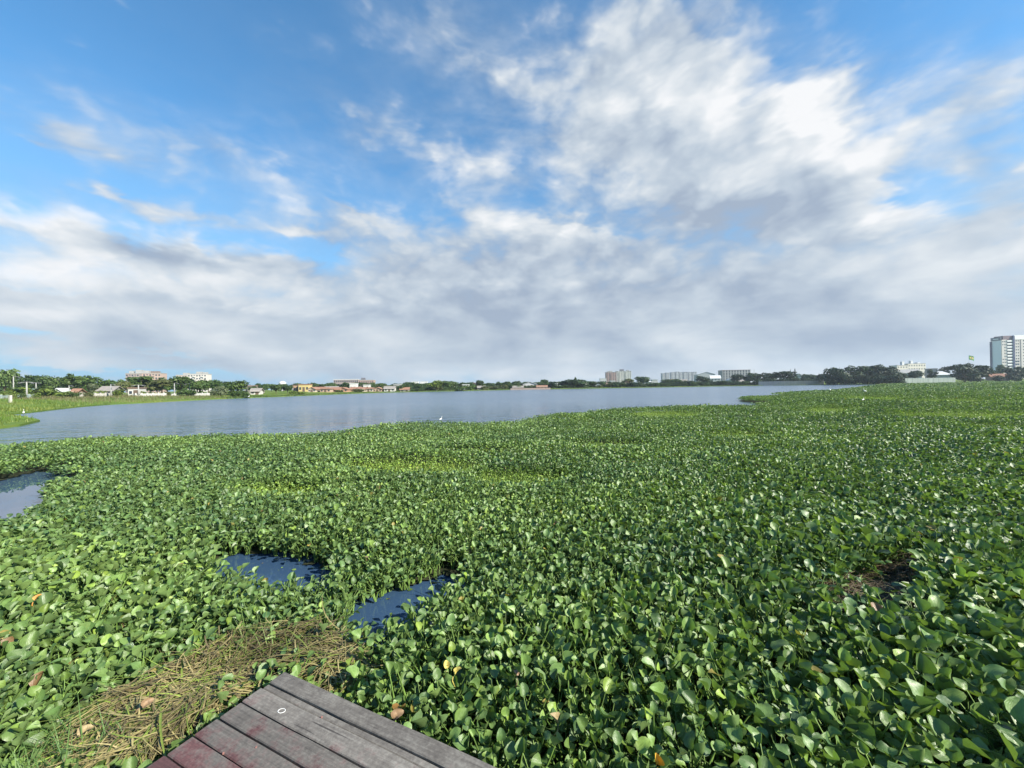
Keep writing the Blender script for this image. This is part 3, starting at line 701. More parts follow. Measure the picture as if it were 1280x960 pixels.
spent_leaf(497, 893, .38, .10, 'pinkish', 'brown pink shrivelled leaf touching the right deck edge', (.7, -.7, .2), (1.0, .4, .5))
spent_leaf(107, 912, .26, .10, 'tan', 'tan dry leaf at the outer end of the withered stems', (.4, -.4, 1.0), (.8, .4, .4))
spent_leaf(693, 897, .42, .085, 'tan', 'upright tan leaf folded sideways among green right of the deck', (.2, -1.1, 2.8), (1.1, .3, .3))
spent_leaf(645, 840, .42, .07, 'pinkish', 'small rosy spent leaf in the green middle foreground', (.4, -.6, 1.9), (.8, .4, .5))
spent_leaf(821, 948, .46, .07, 'golden', 'golden yellow narrow leaf at the very bottom of the foreground', (.1, -1.2, 1.5), (2.2, .1, .1))

def afloat(poly, n, label):
    x, y_ = sample_in(poly, n); n = len(x); T0 = leaf_template(5, 4, .3, .05, 0)
    P, Q, UV = T0; ang = rng.uniform(0, 6.28, n); sz = rng.uniform(.012, .055, n)
    V_ = []; C_ = []
    for i in range(n):
        c_, s_ = math.cos(ang[i]), math.sin(ang[i]); tilt = rng.normal(0, .15)
        V_.append(np.stack([x[i] + sz[i] * (P[:, 0] * c_ - P[:, 1] * s_), y_[i] + sz[i] * (P[:, 0] * s_ + P[:, 1] * c_), .004 + sz[i] * (P[:, 2] * .3 + abs(tilt) * P[:, 0])], 1))
        C_.append(np.tile([*(random.choice([(.10, .17, .03), (.17, .13, .05), (.08, .055, .03), (.14, .22, .05)])), 1], (len(P), 1)))
    Qs = (Q[None] + (np.arange(n) * len(P))[:, None, None]).reshape(-1, 4)
    o = link('floating_scraps', quads_mesh('floating_scraps', np.concatenate(V_), Qs, M_STEM, {'col': np.concatenate(C_)})); tag(o, label, 'floating leaves', kind='stuff')
afloat(POOLS[0], 16, 'tiny leaf scraps afloat on the pool left of centre'); afloat(POOLS[1], 14, 'tiny leaf scraps afloat on the narrow pool before the deck'); afloat(POOLS[2], 14, 'tiny leaf scraps afloat on the pale pool at the left edge')
# ------------------------------------------------------------------ trees
def foliage(name, base, tip):
    def f(t):
        c = t.attr('col'); s = t.node('ShaderNodeSeparateColor', {'Color': c}).outputs
        r = t.node('ShaderNodeObjectInfo').outputs['Random']
        cc = t.mix(s[0], (*base, 1), (*tip, 1))
        k = t.m('MULTIPLY', t.lerp(r, 0, 1, .78, 1.22), t.lerp(s[1], 0, 1, .7, 1.3))
        c2 = t.v('SCALE', cc); t.put(c2.node.inputs['Scale'], k)
        d = bsdf(t, c2, .55, .3); tr = t.n.new('ShaderNodeBsdfTranslucent'); t.l.new(c2, tr.inputs['Color'])
        mx = t.n.new('ShaderNodeMixShader'); mx.inputs[0].default_value = .2; t.l.new(d, mx.inputs[1]); t.l.new(tr.outputs[0], mx.inputs[2]); return mx.outputs[0]
    return mat(name, f)
TONE = {'dark': foliage('dark_foliage', (.014, .034, .014), (.030, .058, .020)), 'mid': foliage('green_foliage', (.040, .076, .020), (.085, .132, .032)),
        'yellow': foliage('yellow_green_foliage', (.085, .135, .025), (.150, .200, .040)), 'olive': foliage('olive_foliage', (.070, .088, .028), (.120, .135, .046)),
        'grey': foliage('grey_green_foliage', (.070, .095, .045), (.130, .155, .080)), 'deep': foliage('deep_green_foliage', (.026, .058, .017), (.058, .100, .025))}
M_BARK = plain('bark', (.085, .068, .052), .9)
def crown_mesh(name, lobes, n, size, seed):
    """leaf clusters on the outside of several lobes: lobes = (x, y, z, rx, rz)"""
    r = np.random.default_rng(seed); L = np.array(lobes); wt = L[:, 3] ** 2; k = r.choice(len(L), n, p=wt / wt.sum())
    d = r.normal(0, 1, (n, 3)); d[:, 2] += .25; d /= np.linalg.norm(d, axis=1)[:, None]
    rr = np.clip(1.02 - np.abs(r.normal(0, .17, n)) + r.normal(0, .05, n), .3, 1.15)
    lump = 1 + .22 * (np.sin(d[:, 0] * 5 + k) * np.sin(d[:, 1] * 5 + 2 * k) + .6 * np.sin(d[:, 2] * 8 + k * 3))
    c = L[k, :3] + d * (np.stack([L[k, 3], L[k, 3], L[k, 4]], 1)) * (rr * lump)[:, None]
    nn = d * .8 + r.normal(0, .55, (n, 3)) + np.array([0, 0, .35]); nn /= np.linalg.norm(nn, axis=1)[:, None]
    a = np.cross(nn, r.normal(0, 1, (n, 3))); a /= np.linalg.norm(a, axis=1)[:, None]; b = np.cross(nn, a)
    s = size * r.uniform(.6, 1.35, n)[:, None]
    V = np.stack([c - a * s - b * s * .45, c + a * s * .9 - b * s * .6, c + a * s * 1.1 + b * s * .5, c - a * s * .8 + b * s * .6], 1).reshape(-1, 3)
    Q = np.arange(n * 4).reshape(-1, 4)
    patch = .5 + .5 * np.sin(c[:, 0] * 9 + seed) * np.cos(c[:, 2] * 11 + c[:, 1] * 7)
    C = np.stack([np.clip(patch + r.normal(0, .25, n), 0, 1), r.random(n), np.zeros(n), np.ones(n)], 1)
    return quads_mesh(name, V, Q, TONE['mid'], {'col': np.repeat(C, 4, 0)}, smooth=False)
def make_lobes(kind, seed):
    r = random.Random(seed); out_ = []
    if kind == 'broad':
        out_ = [(0, 0, .62, .33, .30)]
        for i in range(9):
            a = i * 2.4 + r.uniform(-.3, .3); q = r.uniform(.20, .34); out_.append((q * math.cos(a), q * math.sin(a), r.uniform(.42, .80), r.uniform(.15, .23), r.uniform(.13, .20)))
    if kind == 'spread':
        out_ = [(0, 0, .66, .30, .20)]
        for i in range(13):
            a = i * 2.4 + r.uniform(-.3, .3); q = r.uniform(.18, .42); out_.append((q * math.cos(a), q * math.sin(a), r.choice((.38, .55, .72, .84)) + r.uniform(-.05, .05), r.uniform(.14, .24), r.uniform(.06, .11)))
    if kind == 'loose':
        for i in range(11):
            a = i * 2.4; q = r.uniform(.05, .36); out_.append((q * math.cos(a), q * math.sin(a), r.uniform(.32, .88), r.uniform(.11, .20), r.uniform(.10, .17)))
    if kind == 'bush':
        out_ = [(0, 0, .40, .32, .42)]
        for i in range(9):
            a = i * 2.4; q = r.uniform(.18, .36); out_.append((q * math.cos(a), q * math.sin(a), r.uniform(.18, .65), r.uniform(.13, .22), r.uniform(.16, .30)))
    if kind == 'low':            # foliage down to the ground
        out_ = [(0, 0, .45, .34, .40)]
        for i in range(14):
            a = i * 2.4; q = r.uniform(.16, .40); out_.append((q * math.cos(a), q * math.sin(a), r.uniform(.14, .84), r.uniform(.13, .22), r.uniform(.12, .20)))
    return out_
PROTO = {}
for kind, cnt, sz in (('broad', 1500, .042), ('spread', 1700, .042), ('loose', 1200, .042), ('bush', 800, .055), ('low', 2000, .038)):
    for j in range(3):
        L = make_lobes(kind, j * 31 + len(kind)); cm = crown_mesh('crown', L, cnt, sz, j + 5)
        tm = None
        if kind != 'bush':
            mb = MB(); r = random.Random(j)
            hub = .30 if kind != 'low' else .2
            mb.tube([(0, 0, -.05), (.012, .005, hub * .5), (0, .01, hub), (.01, 0, .6)], [.036, .026, .022, .010], 7)
            for (x, y, z, rx, rz_) in L[1:7]: mb.tube([(0, .005, hub * r.uniform(.75, 1)), (x * .5, y * .5, (hub + z) / 2 - .03), (x, y, z)], [.014, .010, .004], 5)
            tm = mb.mesh('trunk', M_BARK, True)
        PROTO[kind, j] = (cm, tm)
COUNT = [0]
def place_crown(name, me, tone, parent=None):
    o = link(name, me, parent); o.material_slots[0].link = 'OBJECT'; o.material_slots[0].material = TONE[tone]; return o
def tree(kind, x, ytop, wpx, Y, tone, label, group=None, z0=None, cat='tree'):
    COUNT[0] += 1; j = COUNT[0] % 3
    if z0 is None: z0 = float(gz(x, Y))
    top = at_depth(x, ytop, Y); h = max(top.z - z0, 1.2) * 1.04; w_ = wpx / FPX * Y * math.cos(math.atan2(top.x, Y)) * 1.08
    cm, tm = PROTO[kind, j]
    if kind == 'bush':
        o = place_crown('bush', cm, tone); root = o; cat = 'bush' if cat == 'tree' else cat
    else:
        root = empty('tree'); link('trunk', tm, root); place_crown('crown', cm, tone, root)
    root.location = (top.x, Y, z0 - .05); root.rotation_euler = (0, 0, random.uniform(0, 6.28)); root.scale = (w_, w_, h)
    return tag(root, label, cat, group)
M_FROND = plain('palm_frond', (.045, .080, .022), .5)
def palm(x, ytop, wpx, Y, label):
    top = at_depth(x, ytop, Y); h = top.z - GZ; r_ = wpx / FPX * Y / 2
    root = tag(empty('palm_tree', (top.x, Y, GZ)), label, 'palm')
    mb = MB(); mb.tube([(0, 0, -.2), (.1, 0, h * .4), (.2, 0, h * .75), (.15, 0, h * .88)], [.22, .17, .14, .12], 8); mb.build('trunk', M_BARK, root, smooth=True)
    f = MB()
    for i in range(18):
        a = i * 2.4; e = .9 - .085 * i; pts = []
        for k in range(7):
            t_ = k / 6; pts.append(Vector((.15 + math.cos(a) * math.cos(e) * r_ * 1.15 * t_, math.sin(a) * math.cos(e) * r_ * 1.15 * t_, h * .88 + (math.sin(e) * t_ - .75 * t_ * t_ * (1 - .3 * e)) * r_)))
        sd = Vector((-math.sin(a), math.cos(a), 0))
        for k in range(6):
            wv = .16 * r_ * math.sin(math.pi * min(1, (k + .6) / 6.4)); wn = .16 * r_ * math.sin(math.pi * min(1, (k + 1.4) / 6.9))
            for sg in (-1, 1):
                f.add([pts[k], pts[k + 1], pts[k + 1] + sd * sg * wn - Vector((0, 0, wn * .6)), pts[k] + sd * sg * wv - Vector((0, 0, wv * .6))], [(0, 1, 2, 3)])
    f.build('crown', M_FROND, root); return root

# ------------------------------------------------------------------ buildings
WALL = {}
def wallmat(c, streak=.10):
    k = tuple(round(q * .62, 3) for q in c)
    if k not in WALL:
        def f(t):
            p = objco(t); n = t.noise(t.v('MULTIPLY', p, (1.2, 1.2, .25)), .8, 5, .65); n2 = t.noise(p, 4, 4, .6)
            cc = t.v('SCALE', k); t.put(cc.node.inputs['Scale'], t.lerp(t.m('ADD', t.m('MULTIPLY', n, .7), t.m('MULTIPLY', n2, .3)), .3, .7, 1 - streak * 1.6, 1 + streak))
            return bsdf(t, cc, .85, .3)
        WALL[k] = mat('painted_wall', f)
    return WALL[k]
def tile_shader(t):
    p = objco(t); n = t.noise(p, 1.3, 6, .7); wv = t.m('SINE', t.m('MULTIPLY', t.node('ShaderNodeSeparateXYZ', (p,)).outputs[0], 26.0))
    c = t.ramp(n, [(.3, (.17, .090, .062)), (.5, (.25, .135, .092)), (.7, (.31, .20, .145))])
    return bsdf(t, c, .85, .2, bump(t, wv, .5, .03))
M_TILE = mat('clay_roof_tiles', tile_shader)
M_FIBRE = plain('fibre_cement_roof', (.22, .20, .185), .9, vary=.25)
M_BROWNROOF = plain('brown_roof', (.16, .11, .085), .9, vary=.2)
M_WHITEROOF = plain('white_metal_roof', (.50, .51, .52), .6)
M_GLASS = plain('window_glass', (.035, .045, .06), .15, .5, vary=.3)
M_DOOR = plain('dark_door', (.10, .07, .05), .6)
M_CONC = plain('grey_concrete', (.27, .27, .265), .85, vary=.18)
M_DKGREY = plain('dark_grey_render', (.10, .10, .115), .8)
M_BLUE = plain('dark_blue_cladding', (.030, .042, .105), .4)
ROOFM = {'tile': M_TILE, 'fibre': M_FIBRE, 'brown': M_BROWNROOF, 'white': M_WHITEROOF, 'grey': M_CONC}
def frame_px(x0, x1, ytop, Y, face):
    xm = (x0 + x1) / 2; c = at_depth(xm, ytop, Y); az_ = math.atan2(c.x, Y); rz = -az_ * face
    off = az_ * (1 - face)                                   # angle between the front and the line of sight
    W = abs(x1 - x0) / FPX * Y / math.cos(az_) * math.cos(az_) ** 2 / max(.35, math.cos(off))
    return c, rz, W
WIN = {}
def window_at(parent, x, z, w_, h, y=0.0, sill=False):
    k = (round(w_, 2), round(h, 2))
    if k not in WIN:
        mb = MB(); mb.box(-w_ / 2, w_ / 2, -.05, .04, 0, h); WIN[k] = mb.mesh('window', M_GLASS)
    return link('window', WIN[k], parent, (x, y, z))
def house(x0, x1, ytop, Y, wall, roof, kind, label, face=.6, depth=7.5, wins=2, group=None, zbase=None, name='house', cat='house'):
    if zbase is None: zbase = float(gz((x0 + x1) / 2, Y))
    c, rz, W = frame_px(x0, x1, ytop, Y, face); H = max(c.z - zbase, 2.2)
    root = tag(empty(name, (c.x, Y, zbase - .05), rz), label, cat, group)
    hw = W / 2; rise = {'flat': .3, 'gable': H * .34, 'side': H * .38, 'hip': H * .36}[kind]; rise = min(rise, 3.2); wh = H - rise
    mb = MB(); mb.box(-hw, hw, 0, depth, -.3, wh)
    if kind == 'gable':
        mb.add([(-hw, 0, wh), (hw, 0, wh), (0, 0, H - .12)], [(0, 1, 2)]); mb.add([(-hw, depth, wh), (hw, depth, wh), (0, depth, H - .12)], [(2, 1, 0)])
    mb.build('wall', wallmat(wall), root)
    r_ = MB(); o_ = .4
    if kind == 'flat': r_.box(-hw - .15, hw + .15, -.2, depth + .2, wh + .003, H)
    elif kind == 'gable':
        for s_ in (-1, 1):
            p = [(s_ * (hw + o_), -o_, wh - .25), (0, -o_, H), (0, depth + o_, H), (s_ * (hw + o_), depth + o_, wh - .25)]
            q = [(a, b, d - .16) for a, b, d in p]; r_.add(p + q, [(0, 1, 2, 3), (7, 6, 5, 4), (0, 4, 5, 1), (3, 2, 6, 7), (0, 3, 7, 4)])
    elif kind == 'side':
        for a, b in ((-o_, depth / 2), (depth + o_, depth / 2)):
            p = [(-hw - o_, a, wh - .25), (hw + o_, a, wh - .25), (hw + o_, b, H), (-hw - o_, b, H)]
            q = [(e, f, d - .16) for e, f, d in p]; r_.add(p + q, [(0, 1, 2, 3), (7, 6, 5, 4), (0, 4, 5, 1), (1, 5, 6, 2), (3, 7, 4, 0)])
        for s_ in (-1, 1): r_.add([(s_ * hw, .05, wh - .1), (s_ * hw, depth - .05, wh - .1), (s_ * hw, depth / 2, H - .1)], [(0, 1, 2)])
    else:
        rx = max(hw - depth / 2, hw * .25)
        p = [(-hw - o_, -o_, wh), (hw + o_, -o_, wh), (hw + o_, depth + o_, wh), (-hw - o_, depth + o_, wh), (-rx, depth / 2, H), (rx, depth / 2, H)]
        r_.add(p, [(0, 1, 5, 4), (1, 2, 5), (2, 3, 4, 5), (3, 0, 4), (3, 2, 1, 0)])
    r_.build('roof', ROOFM[roof], root)
    floors = 2 if wh > 5.2 else 1
    for fl in range(floors):
        for i in range(wins):
            x = -hw + W * (i + .5) / wins
            if fl == 0 and i == wins // 2:
                MB().box(x - .45, x + .45, -.06, .03, 0, min(2.1, wh * .8)).build('door', M_DOOR, root)
            else: window_at(root, x, fl * 2.9 + min(.95, wh * .3), min(1.3, W / wins * .55), min(1.15, wh * .38))
    return root
def block(x0, x1, ytop, Y, wall, storeys, cols, label, face=.8, depth=12, roof='grey', group=None, cap=None, name='apartment_building', zb=GZ, win=(.55, .48), balcony=(), cat='building'):
    c, rz, W = frame_px(x0, x1, ytop, Y, face); H = c.z - zb
    root = tag(empty(name, (c.x, Y, zb - .05), rz), label, cat, group); hw = W / 2; fh = (H - .6) / storeys
    MB().box(-hw, hw, 0, depth, -.3, H - .5).build('wall', wallmat(wall), root)
    MB().box(-hw - .18, hw + .18, -.18, depth + .18, H - .497, H).build('roof', ROOFM[roof], root)
    for i in range(cols):
        x = -hw + W * (i + .5) / cols
        for s_ in range(storeys):
            if i in balcony:
                b = MB(); wv = W / cols * .82; b.box(-wv / 2, wv / 2, -1.0, -.02, 0, .12); b.box(-wv / 2, wv / 2, -1.0, -.9, .123, 1.0); b.build('balcony', wallmat(tuple(min(.8, q * 1.1) for q in wall)), root, (x, 0, s_ * fh + .25))
            window_at(root, x, s_ * fh + fh * .28, W / cols * win[0], fh * win[1])
    if cap:
        for (cx_, cw, ch, cm) in cap: MB().box(cx_ * W - cw / 2, cx_ * W + cw / 2, depth * .3, depth * .3 + min(cw, depth * .6), H + .003, H + ch).build('roof_room', cm, root)
    return root
def long_wall(x0, x1, ytop, Y0, Y1, c, label, name='boundary_wall', thick=.2, posts=0, zb=None):
    if zb is None: zb = float(min(gz(x0, Y0), gz(x1, Y1)))
    a = at_depth(x0, ytop, Y0); b = at_depth(x1, ytop, Y1); d = Vector((b.x - a.x, b.y - a.y, 0)); L = d.length; hh = max((a.z + b.z) / 2 - zb, .8)
    root = tag(empty(name, (a.x, a.y, zb - .05), math.atan2(d.y, d.x)), label, 'wall')
    MB().box(0, L, -thick / 2, thick / 2, -.3, hh).build('wall_panel', wallmat(c, .2), root)
    for i in range(posts): MB().box(-.16, .16, -thick / 2 - .06, thick / 2 + .06, -.3, hh + .18).build('pier', wallmat(c), root, (L * (i + .5) / posts, 0, 0))
    return root
def lamp(x, ytop, Y, label, arms=2):
    c = at_depth(x, ytop, Y); h = c.z - GZ
    root = tag(empty('lamp_post', (c.x, Y, GZ - .05), random.uniform(-.4, .4)), label, 'lamp post')
    MB().tube([(0, 0, -.2), (0, 0, h * .5), (0, 0, h)], [.17, .14, .10], 8).build('pole', M_CONC, root, smooth=True)
    m = MB(); m.tube([(-1.0, 0, h - .15), (0, 0, h - .05), (1.0, 0, h - .15)] if arms == 2 else [(0, 0, h - .1), (.6, 0, h), (1.3, 0, h - .05)], .05, 6); m.build('arm', M_CONC, root)
    for s_ in ((-1, 1) if arms == 2 else (1.3,)):
        MB().box(s_ * 1.05 - .32, s_ * 1.05 + .32, -.14, .14, h - .30, h - .16).build('lamp_head', M_DKGREY, root)
    return root

# ------------------------------------------------------------------ the left bank
D = shore_depth
LEFT = [  # kind, x, top, width, depth, tone, label
    ('broad', 5, 461.5, 36, 118, 'mid', 'tall rounded tree at the far left end of the bank'),
    ('broad', 36, 469, 36, 132, 'deep', 'wide dark green tree behind the slim white lamp post at left'),
    ('broad', 62, 470, 34, 136, 'mid', 'rounded leafy green tree above the pale yellow bushes'),
    ('loose', 84, 469.5, 32, 130, 'mid', 'loose mid green tree right of the pale yellow bushes'),
    ('broad', 111, 470, 38, 132, 'mid', 'broad green tree above the dark roofed shelter'),
    ('loose', 116, 480, 18, 104, 'grey', 'small greyish tree standing just left of the dark roofed shelter'),
    ('broad', 134, 475, 28, 136, 'deep', 'low dark tree between the broad green one and pale round one'),
    ('broad', 152, 477, 26, 112, 'olive', 'pale olive round tree behind the bright green bush'),
    ('spread', 176, 470.5, 40, 122, 'mid', 'wide spreading tree in front of the pinkish apartments'),
    ('spread', 197, 473, 30, 116, 'olive', 'brownish green tree below the palm and pinkish apartments'),
    ('broad', 226, 470.5, 38, 126, 'mid', 'large domed tree left of the white apartments'),
    ('broad', 250, 475, 30, 112, 'mid', 'leafy mid green tree in front of the white apartments'),
    ('loose', 266, 476, 26, 128, 'deep', 'tall dark narrow tree right of the white apartments'),
    ('loose', 276, 482, 18, 108, 'grey', 'pale greyish small tree near the end of the white wall'),
    ('broad', 297, 476, 32, 118, 'mid', 'last big rounded tree at the right end of the left bank'),
    ('broad', 283, 480, 24, 124, 'deep', 'dark lower tree left of the last big rounded tree'),
    ('bush', 20, 483, 44, 86, 'yellow', 'bright yellow green bush at the far left by the white post'),
    ('bush', 55, 482, 48, 92, 'yellow', 'long pale yellow bush behind the grey bank wall'),
    ('bush', 82, 488, 28, 84, 'yellow', 'low yellow green bush left of the small white roof'),
    ('bush', 148, 486, 15, 92, 'yellow', 'bright green upright bush right of the dark roofed shelter'),
    ('bush', 300, 488, 26, 106, 'mid', 'low dense green bush at the foot of the last big tree'),
    ('bush', 232, 486, 26, 104, 'mid', 'green bush below the white apartments beside a lamp post'),
    ('bush', 8, 490, 26, 72, 'olive', 'low olive bush on the nearest left grass'),
]
for a in LEFT: tree(*a[:6], a[6])
TREES_BACK = 'trees along the back of the left bank'
bl = 'one of the low bushes scattered in front of the pale walls on the left bank'
for x in list(range(-30, 60, 15)) + [94, 112, 127, 146, 178, 190, 206, 224, 240, 252, 266, 276, 288, 308]:
    tree('bush', x + random.uniform(-3, 3), random.uniform(487.5, 491.0) - .010 * x + .8, random.uniform(9, 18), float(np.interp(x, (-40, 60, 140, 310), (68, 76, 94, 120))), random.choice(('yellow', 'olive', 'mid', 'grey', 'yellow')), bl, 'bushes before the left bank walls')
for i, x in enumerate(range(-60, 300, 19)):
    tree(('broad', 'loose')[i % 2], x + random.uniform(-4, 4), 477.5 + random.uniform(-1.5, 2.5) - x * .006, 26, 150 + random.uniform(-6, 10), ('deep', 'mid', 'mid')[i % 3], 'one of the shaded trees in the row behind the left bank trees', TREES_BACK)
palm(202, 470, 10, 124, 'palm tree standing against the right end of pinkish apartments')
house(122, 140, 482.2, 104, (.30, .30, .29), 'fibre', 'side', 'open shelter with a dark grey roof behind the left bank wall', wins=3)
house(160, 173, 487.6, 98, (.72, .71, .67), 'brown', 'flat', 'small white block with flat brown roof beside the lamp post', wins=2, depth=5)
house(67, 76, 484.8, 112, (.68, .68, .66), 'white', 'gable', 'tiny white roofed house among the yellow green bushes', wins=2, depth=6)
house(88, 95, 487, 104, (.60, .50, .42), 'tile', 'side', 'small tan house between two bushes left of the shelter', wins=2, depth=5)
house(306, 324, 481.5, 138, (.42, .38, .35), 'brown', 'flat', 'long low grey building with flat brown roof beyond the last big tree', wins=4)
house(313, 324, 486.5, 126, (.72, .70, .66), 'fibre', 'side', 'white walled shed in front of the long low grey building', wins=2, depth=5)
long_wall(-20, 46, 494.0, 66, 80, (.40, .48, .46), 'grey stained concrete wall along the far left grass', posts=9)
long_wall(95, 141, 492.6, 86, 92, (.50, .48, .45), 'pale patchy concrete wall in front of the dark roofed shelter', posts=7)
long_wall(166, 208, 492.0, 94, 99, (.62, .60, .57), 'long white wall below the pinkish apartments', posts=6)
long_wall(214, 262, 491.6, 101, 110, (.56, .56, .54), 'white broken wall along the bank below the white apartments', posts=7)
for x, yt, Y, lb, ar in ((16.7, 470.5, 118, 'pale lamp post with one arm beside the tall far left tree', 1), (33.3, 477, 84, 'slim white lamp post with a T shaped top near far left', 2), (45, 478, 116, 'short distant lamp post right of the slim white one', 2),
                         (86.4, 481.5, 100, 'grey post standing before the loose green tree', 1), (138.7, 480, 90, 'grey lamp post at the right end of the shelter', 1), (173, 480.7, 93, 'thick grey lamp post with a T top beside the white block', 2),
                         (218, 478.5, 104, 'tall thin lamp post left of the white apartments bush', 1), (237, 479.2, 112, 'thin lamp post with two arms below the white apartments', 2)):
    lamp(x, yt, Y, lb, ar)
pw = at_depth(13, 494, 58); MB().box(-.12, .12, -.12, .12, 0, pw.z - .2).build('marker_post', wallmat((.7, .68, .6)), loc=(pw.x, pw.y, .2))
tag(bpy.data.objects['marker_post'], 'short white marker post standing in the far left grass', 'post')
PINK = (.46, .33, .29)
block(157, 174, 466.3, 330, (.40, .33, .31), 6, 5, 'pinkish grey apartment block leftmost of the two by the palm', face=.5, cap=[(-.25, 3, 2, M_CONC), (.3, 4, 3, M_CONC)], balcony=(1, 3))
block(174.5, 201, 466, 338, (.56, .42, .36), 6, 7, 'pinkish white apartment block directly behind the palm tree', face=.5, cap=[(.1, 5, 1.6, M_BROWNROOF), (-.3, 4, 2.2, M_CONC)], balcony=(2, 4))
block(220, 234, 468.5, 360, (.66, .58, .52), 6, 4, 'cream apartment block with a stepped top left of the whitest one', face=.5, cap=[(.2, 4, 2, M_CONC)], balcony=(1,))
block(234.5, 258, 467, 352, (.74, .70, .66), 6, 7, 'white and pink apartment block above the left bank trees', face=.5, cap=[(0, 4, 2, M_CONC), (.35, 3, 1.5, M_CONC)], balcony=(2, 5))

# ------------------------------------------------------------------ centre left: tiled houses on the shore
MID = [
    ('broad', 316, 483, 14, 130, 'deep', 'small dark tree right of the long low grey building'), ('broad', 329, 480, 15, 132, 'deep', 'dark round tree leftmost of three under the white water tank'),
    ('broad', 345, 481, 16, 138, 'mid', 'green round tree middle of three under the white water tank'), ('broad', 359, 481.5, 15, 140, 'deep', 'dark round tree rightmost of three under the white water tank'),
    ('bush', 366, 488, 12, 134, 'yellow', 'bright bush in front of the yellow house'), ('bush', 377, 489, 14, 136, 'yellow', 'wide bright bush left of the tiled roofs'),
    ('broad', 391, 478.5, 8, 188, 'deep', 'small dark tree right of the yellow house'), ('broad', 403, 480, 15, 195, 'deep', 'wide dark tree behind the tiled roofs'),
    ('broad', 416, 480, 11, 198, 'mid', 'green tree at the left end of the long pinkish building'), ('broad', 431, 478, 12, 206, 'deep', 'dark dome of a tree before the long pinkish building'),
    ('broad', 464, 478, 9, 214, 'deep', 'round dark tree at the right end of the long pinkish building'), ('broad', 478, 479, 9, 220, 'mid', 'small tree right of the long pinkish building'),
    ('bush', 448, 485, 14, 178, 'olive', 'olive bush between the tiled houses'), ('bush', 424, 487, 10, 170, 'olive', 'small bush at the water edge under tiled roofs'),
    ('broad', 490, 481.5, 14, 200, 'deep', 'dark tree behind the white shore house'), ('loose', 503, 481, 10, 190, 'mid', 'loose green tree right of the white shore house'), ('broad', 513, 478, 12, 230, 'deep', 'dark tree below the distant white boxes'),
    ('loose', 526, 479.5, 12, 205, 'deep', 'dark narrow tree left of the two pale green trees'), ('broad', 545, 475.8, 22, 200, 'yellow', 'pale green rounded tree left of a matching pair'), ('broad', 563, 476, 21, 202, 'mid', 'green rounded tree right of the palest one'),
    ('bush', 520, 485, 22, 194, 'mid', 'low green bushes at the shore below the white boxes'), ('bush', 574, 482, 16, 198, 'mid', 'green bush beside the two rounded trees'),
]
for a in MID: tree(*a[:6], a[6])
tk = at_depth(353, 476.6, 260); root = tag(empty('water_tank', (tk.x, 260, GZ)), 'white domed water tank above the small round trees', 'water tank')
hk = tk.z - GZ; MB().tube([(0, 0, 0), (0, 0, hk - 3.0)], [1.0, .9], 12).build('column', M_CONC, root)
MB().tube([(0, 0, hk - 3.0), (0, 0, hk - 2.2), (0, 0, hk - .9), (0, 0, hk - .3), (0, 0, hk)], [1.0, 2.2, 2.2, 1.5, .3], 16).build('bowl', M_WHITEROOF, root, smooth=True)
house(366, 374, 481, 172, (.55, .36, .24), 'brown', 'flat', 'tan house end beside the yellow house', wins=2)
house(373, 386, 480, 170, (.66, .54, .24), 'tile', 'flat', 'yellow two storey house left of the tiled roofs', wins=3)
TILED = [(385, 394, 485, 160, 'gable', 'leftmost tiled house, gable towards the lake'), (391, 403, 483.8, 172, 'side', 'tiled house with the highest orange roof right of the yellow house'), (400, 413, 486, 164, 'hip', 'low orange hipped roof middle of the tiled houses'),
         (412, 424, 487, 170, 'side', 'long orange roof close to the water below the pinkish building'), (422, 434, 486.8, 174, 'gable', 'orange gabled house with pale wall at the water edge'), (437, 446, 485.6, 184, 'side', 'dull orange roof below the white house'),
         (446, 456, 486, 182, 'side', 'orange house with a row of dark openings at the shore'), (455, 466, 486, 184, 'hip', 'orange hipped house right of the row of openings'), (466, 477, 485.4, 186, 'gable', 'rightmost tiled house with a reddish gable')]
for x0, x1, yt, Y, k, lb in TILED: house(x0, x1, yt, Y, random.choice([(.60, .36, .25), (.66, .56, .46), (.58, .42, .32)]), 'tile', k, lb, wins=3, depth=8, face=.5)
house(405, 421, 482.6, 190, (.74, .72, .70), 'fibre', 'side', 'white walled house behind the orange roofs', wins=4)
house(437, 445, 479, 205, (.78, .78, .76), 'white', 'flat', 'bright white tall house before the long pinkish building', wins=2)
house(454, 461, 480.8, 204, (.76, .76, .74), 'white', 'flat', 'white house at the right end before the long pinkish building', wins=2)
block(417, 448, 474, 420, (.38, .31, .30), 3, 12, 'long pinkish grey three storey building behind the tiled houses', face=.5, roof='white', win=(.6, .5))
block(448.3, 467, 474.8, 426, (.46, .32, .28), 3, 7, 'redder right wing of the long pinkish building', face=.5, cap=[(-.25, 4, 2.4, M_DKGREY)], win=(.55, .4))
house(480, 493, 482.4, 188, (.74, .73, .70), 'fibre', 'side', 'white shore house with grey roof left of the loose tree', wins=3)
house(492, 502, 480.5, 205, (.70, .69, .66), 'white', 'flat', 'tall white house just behind the white shore house', wins=2)
house(500, 511, 486.5, 188, (.68, .64, .58), 'tile', 'side', 'low cream hut at the water edge below the loose tree', wins=2, depth=4)
house(514, 523, 476.8, 380, (.76, .76, .76), 'white', 'flat', 'distant white box building left of its twin', wins=3, name='building', cat='building')
house(525, 534, 476.6, 390, (.74, .75, .77), 'white', 'flat', 'distant white box building right of its twin', wins=3, name='building', cat='building')
house(534, 540, 480.5, 230, (.66, .60, .52), 'tile', 'gable', 'small cream house squeezed left of the pale green tree', wins=2)

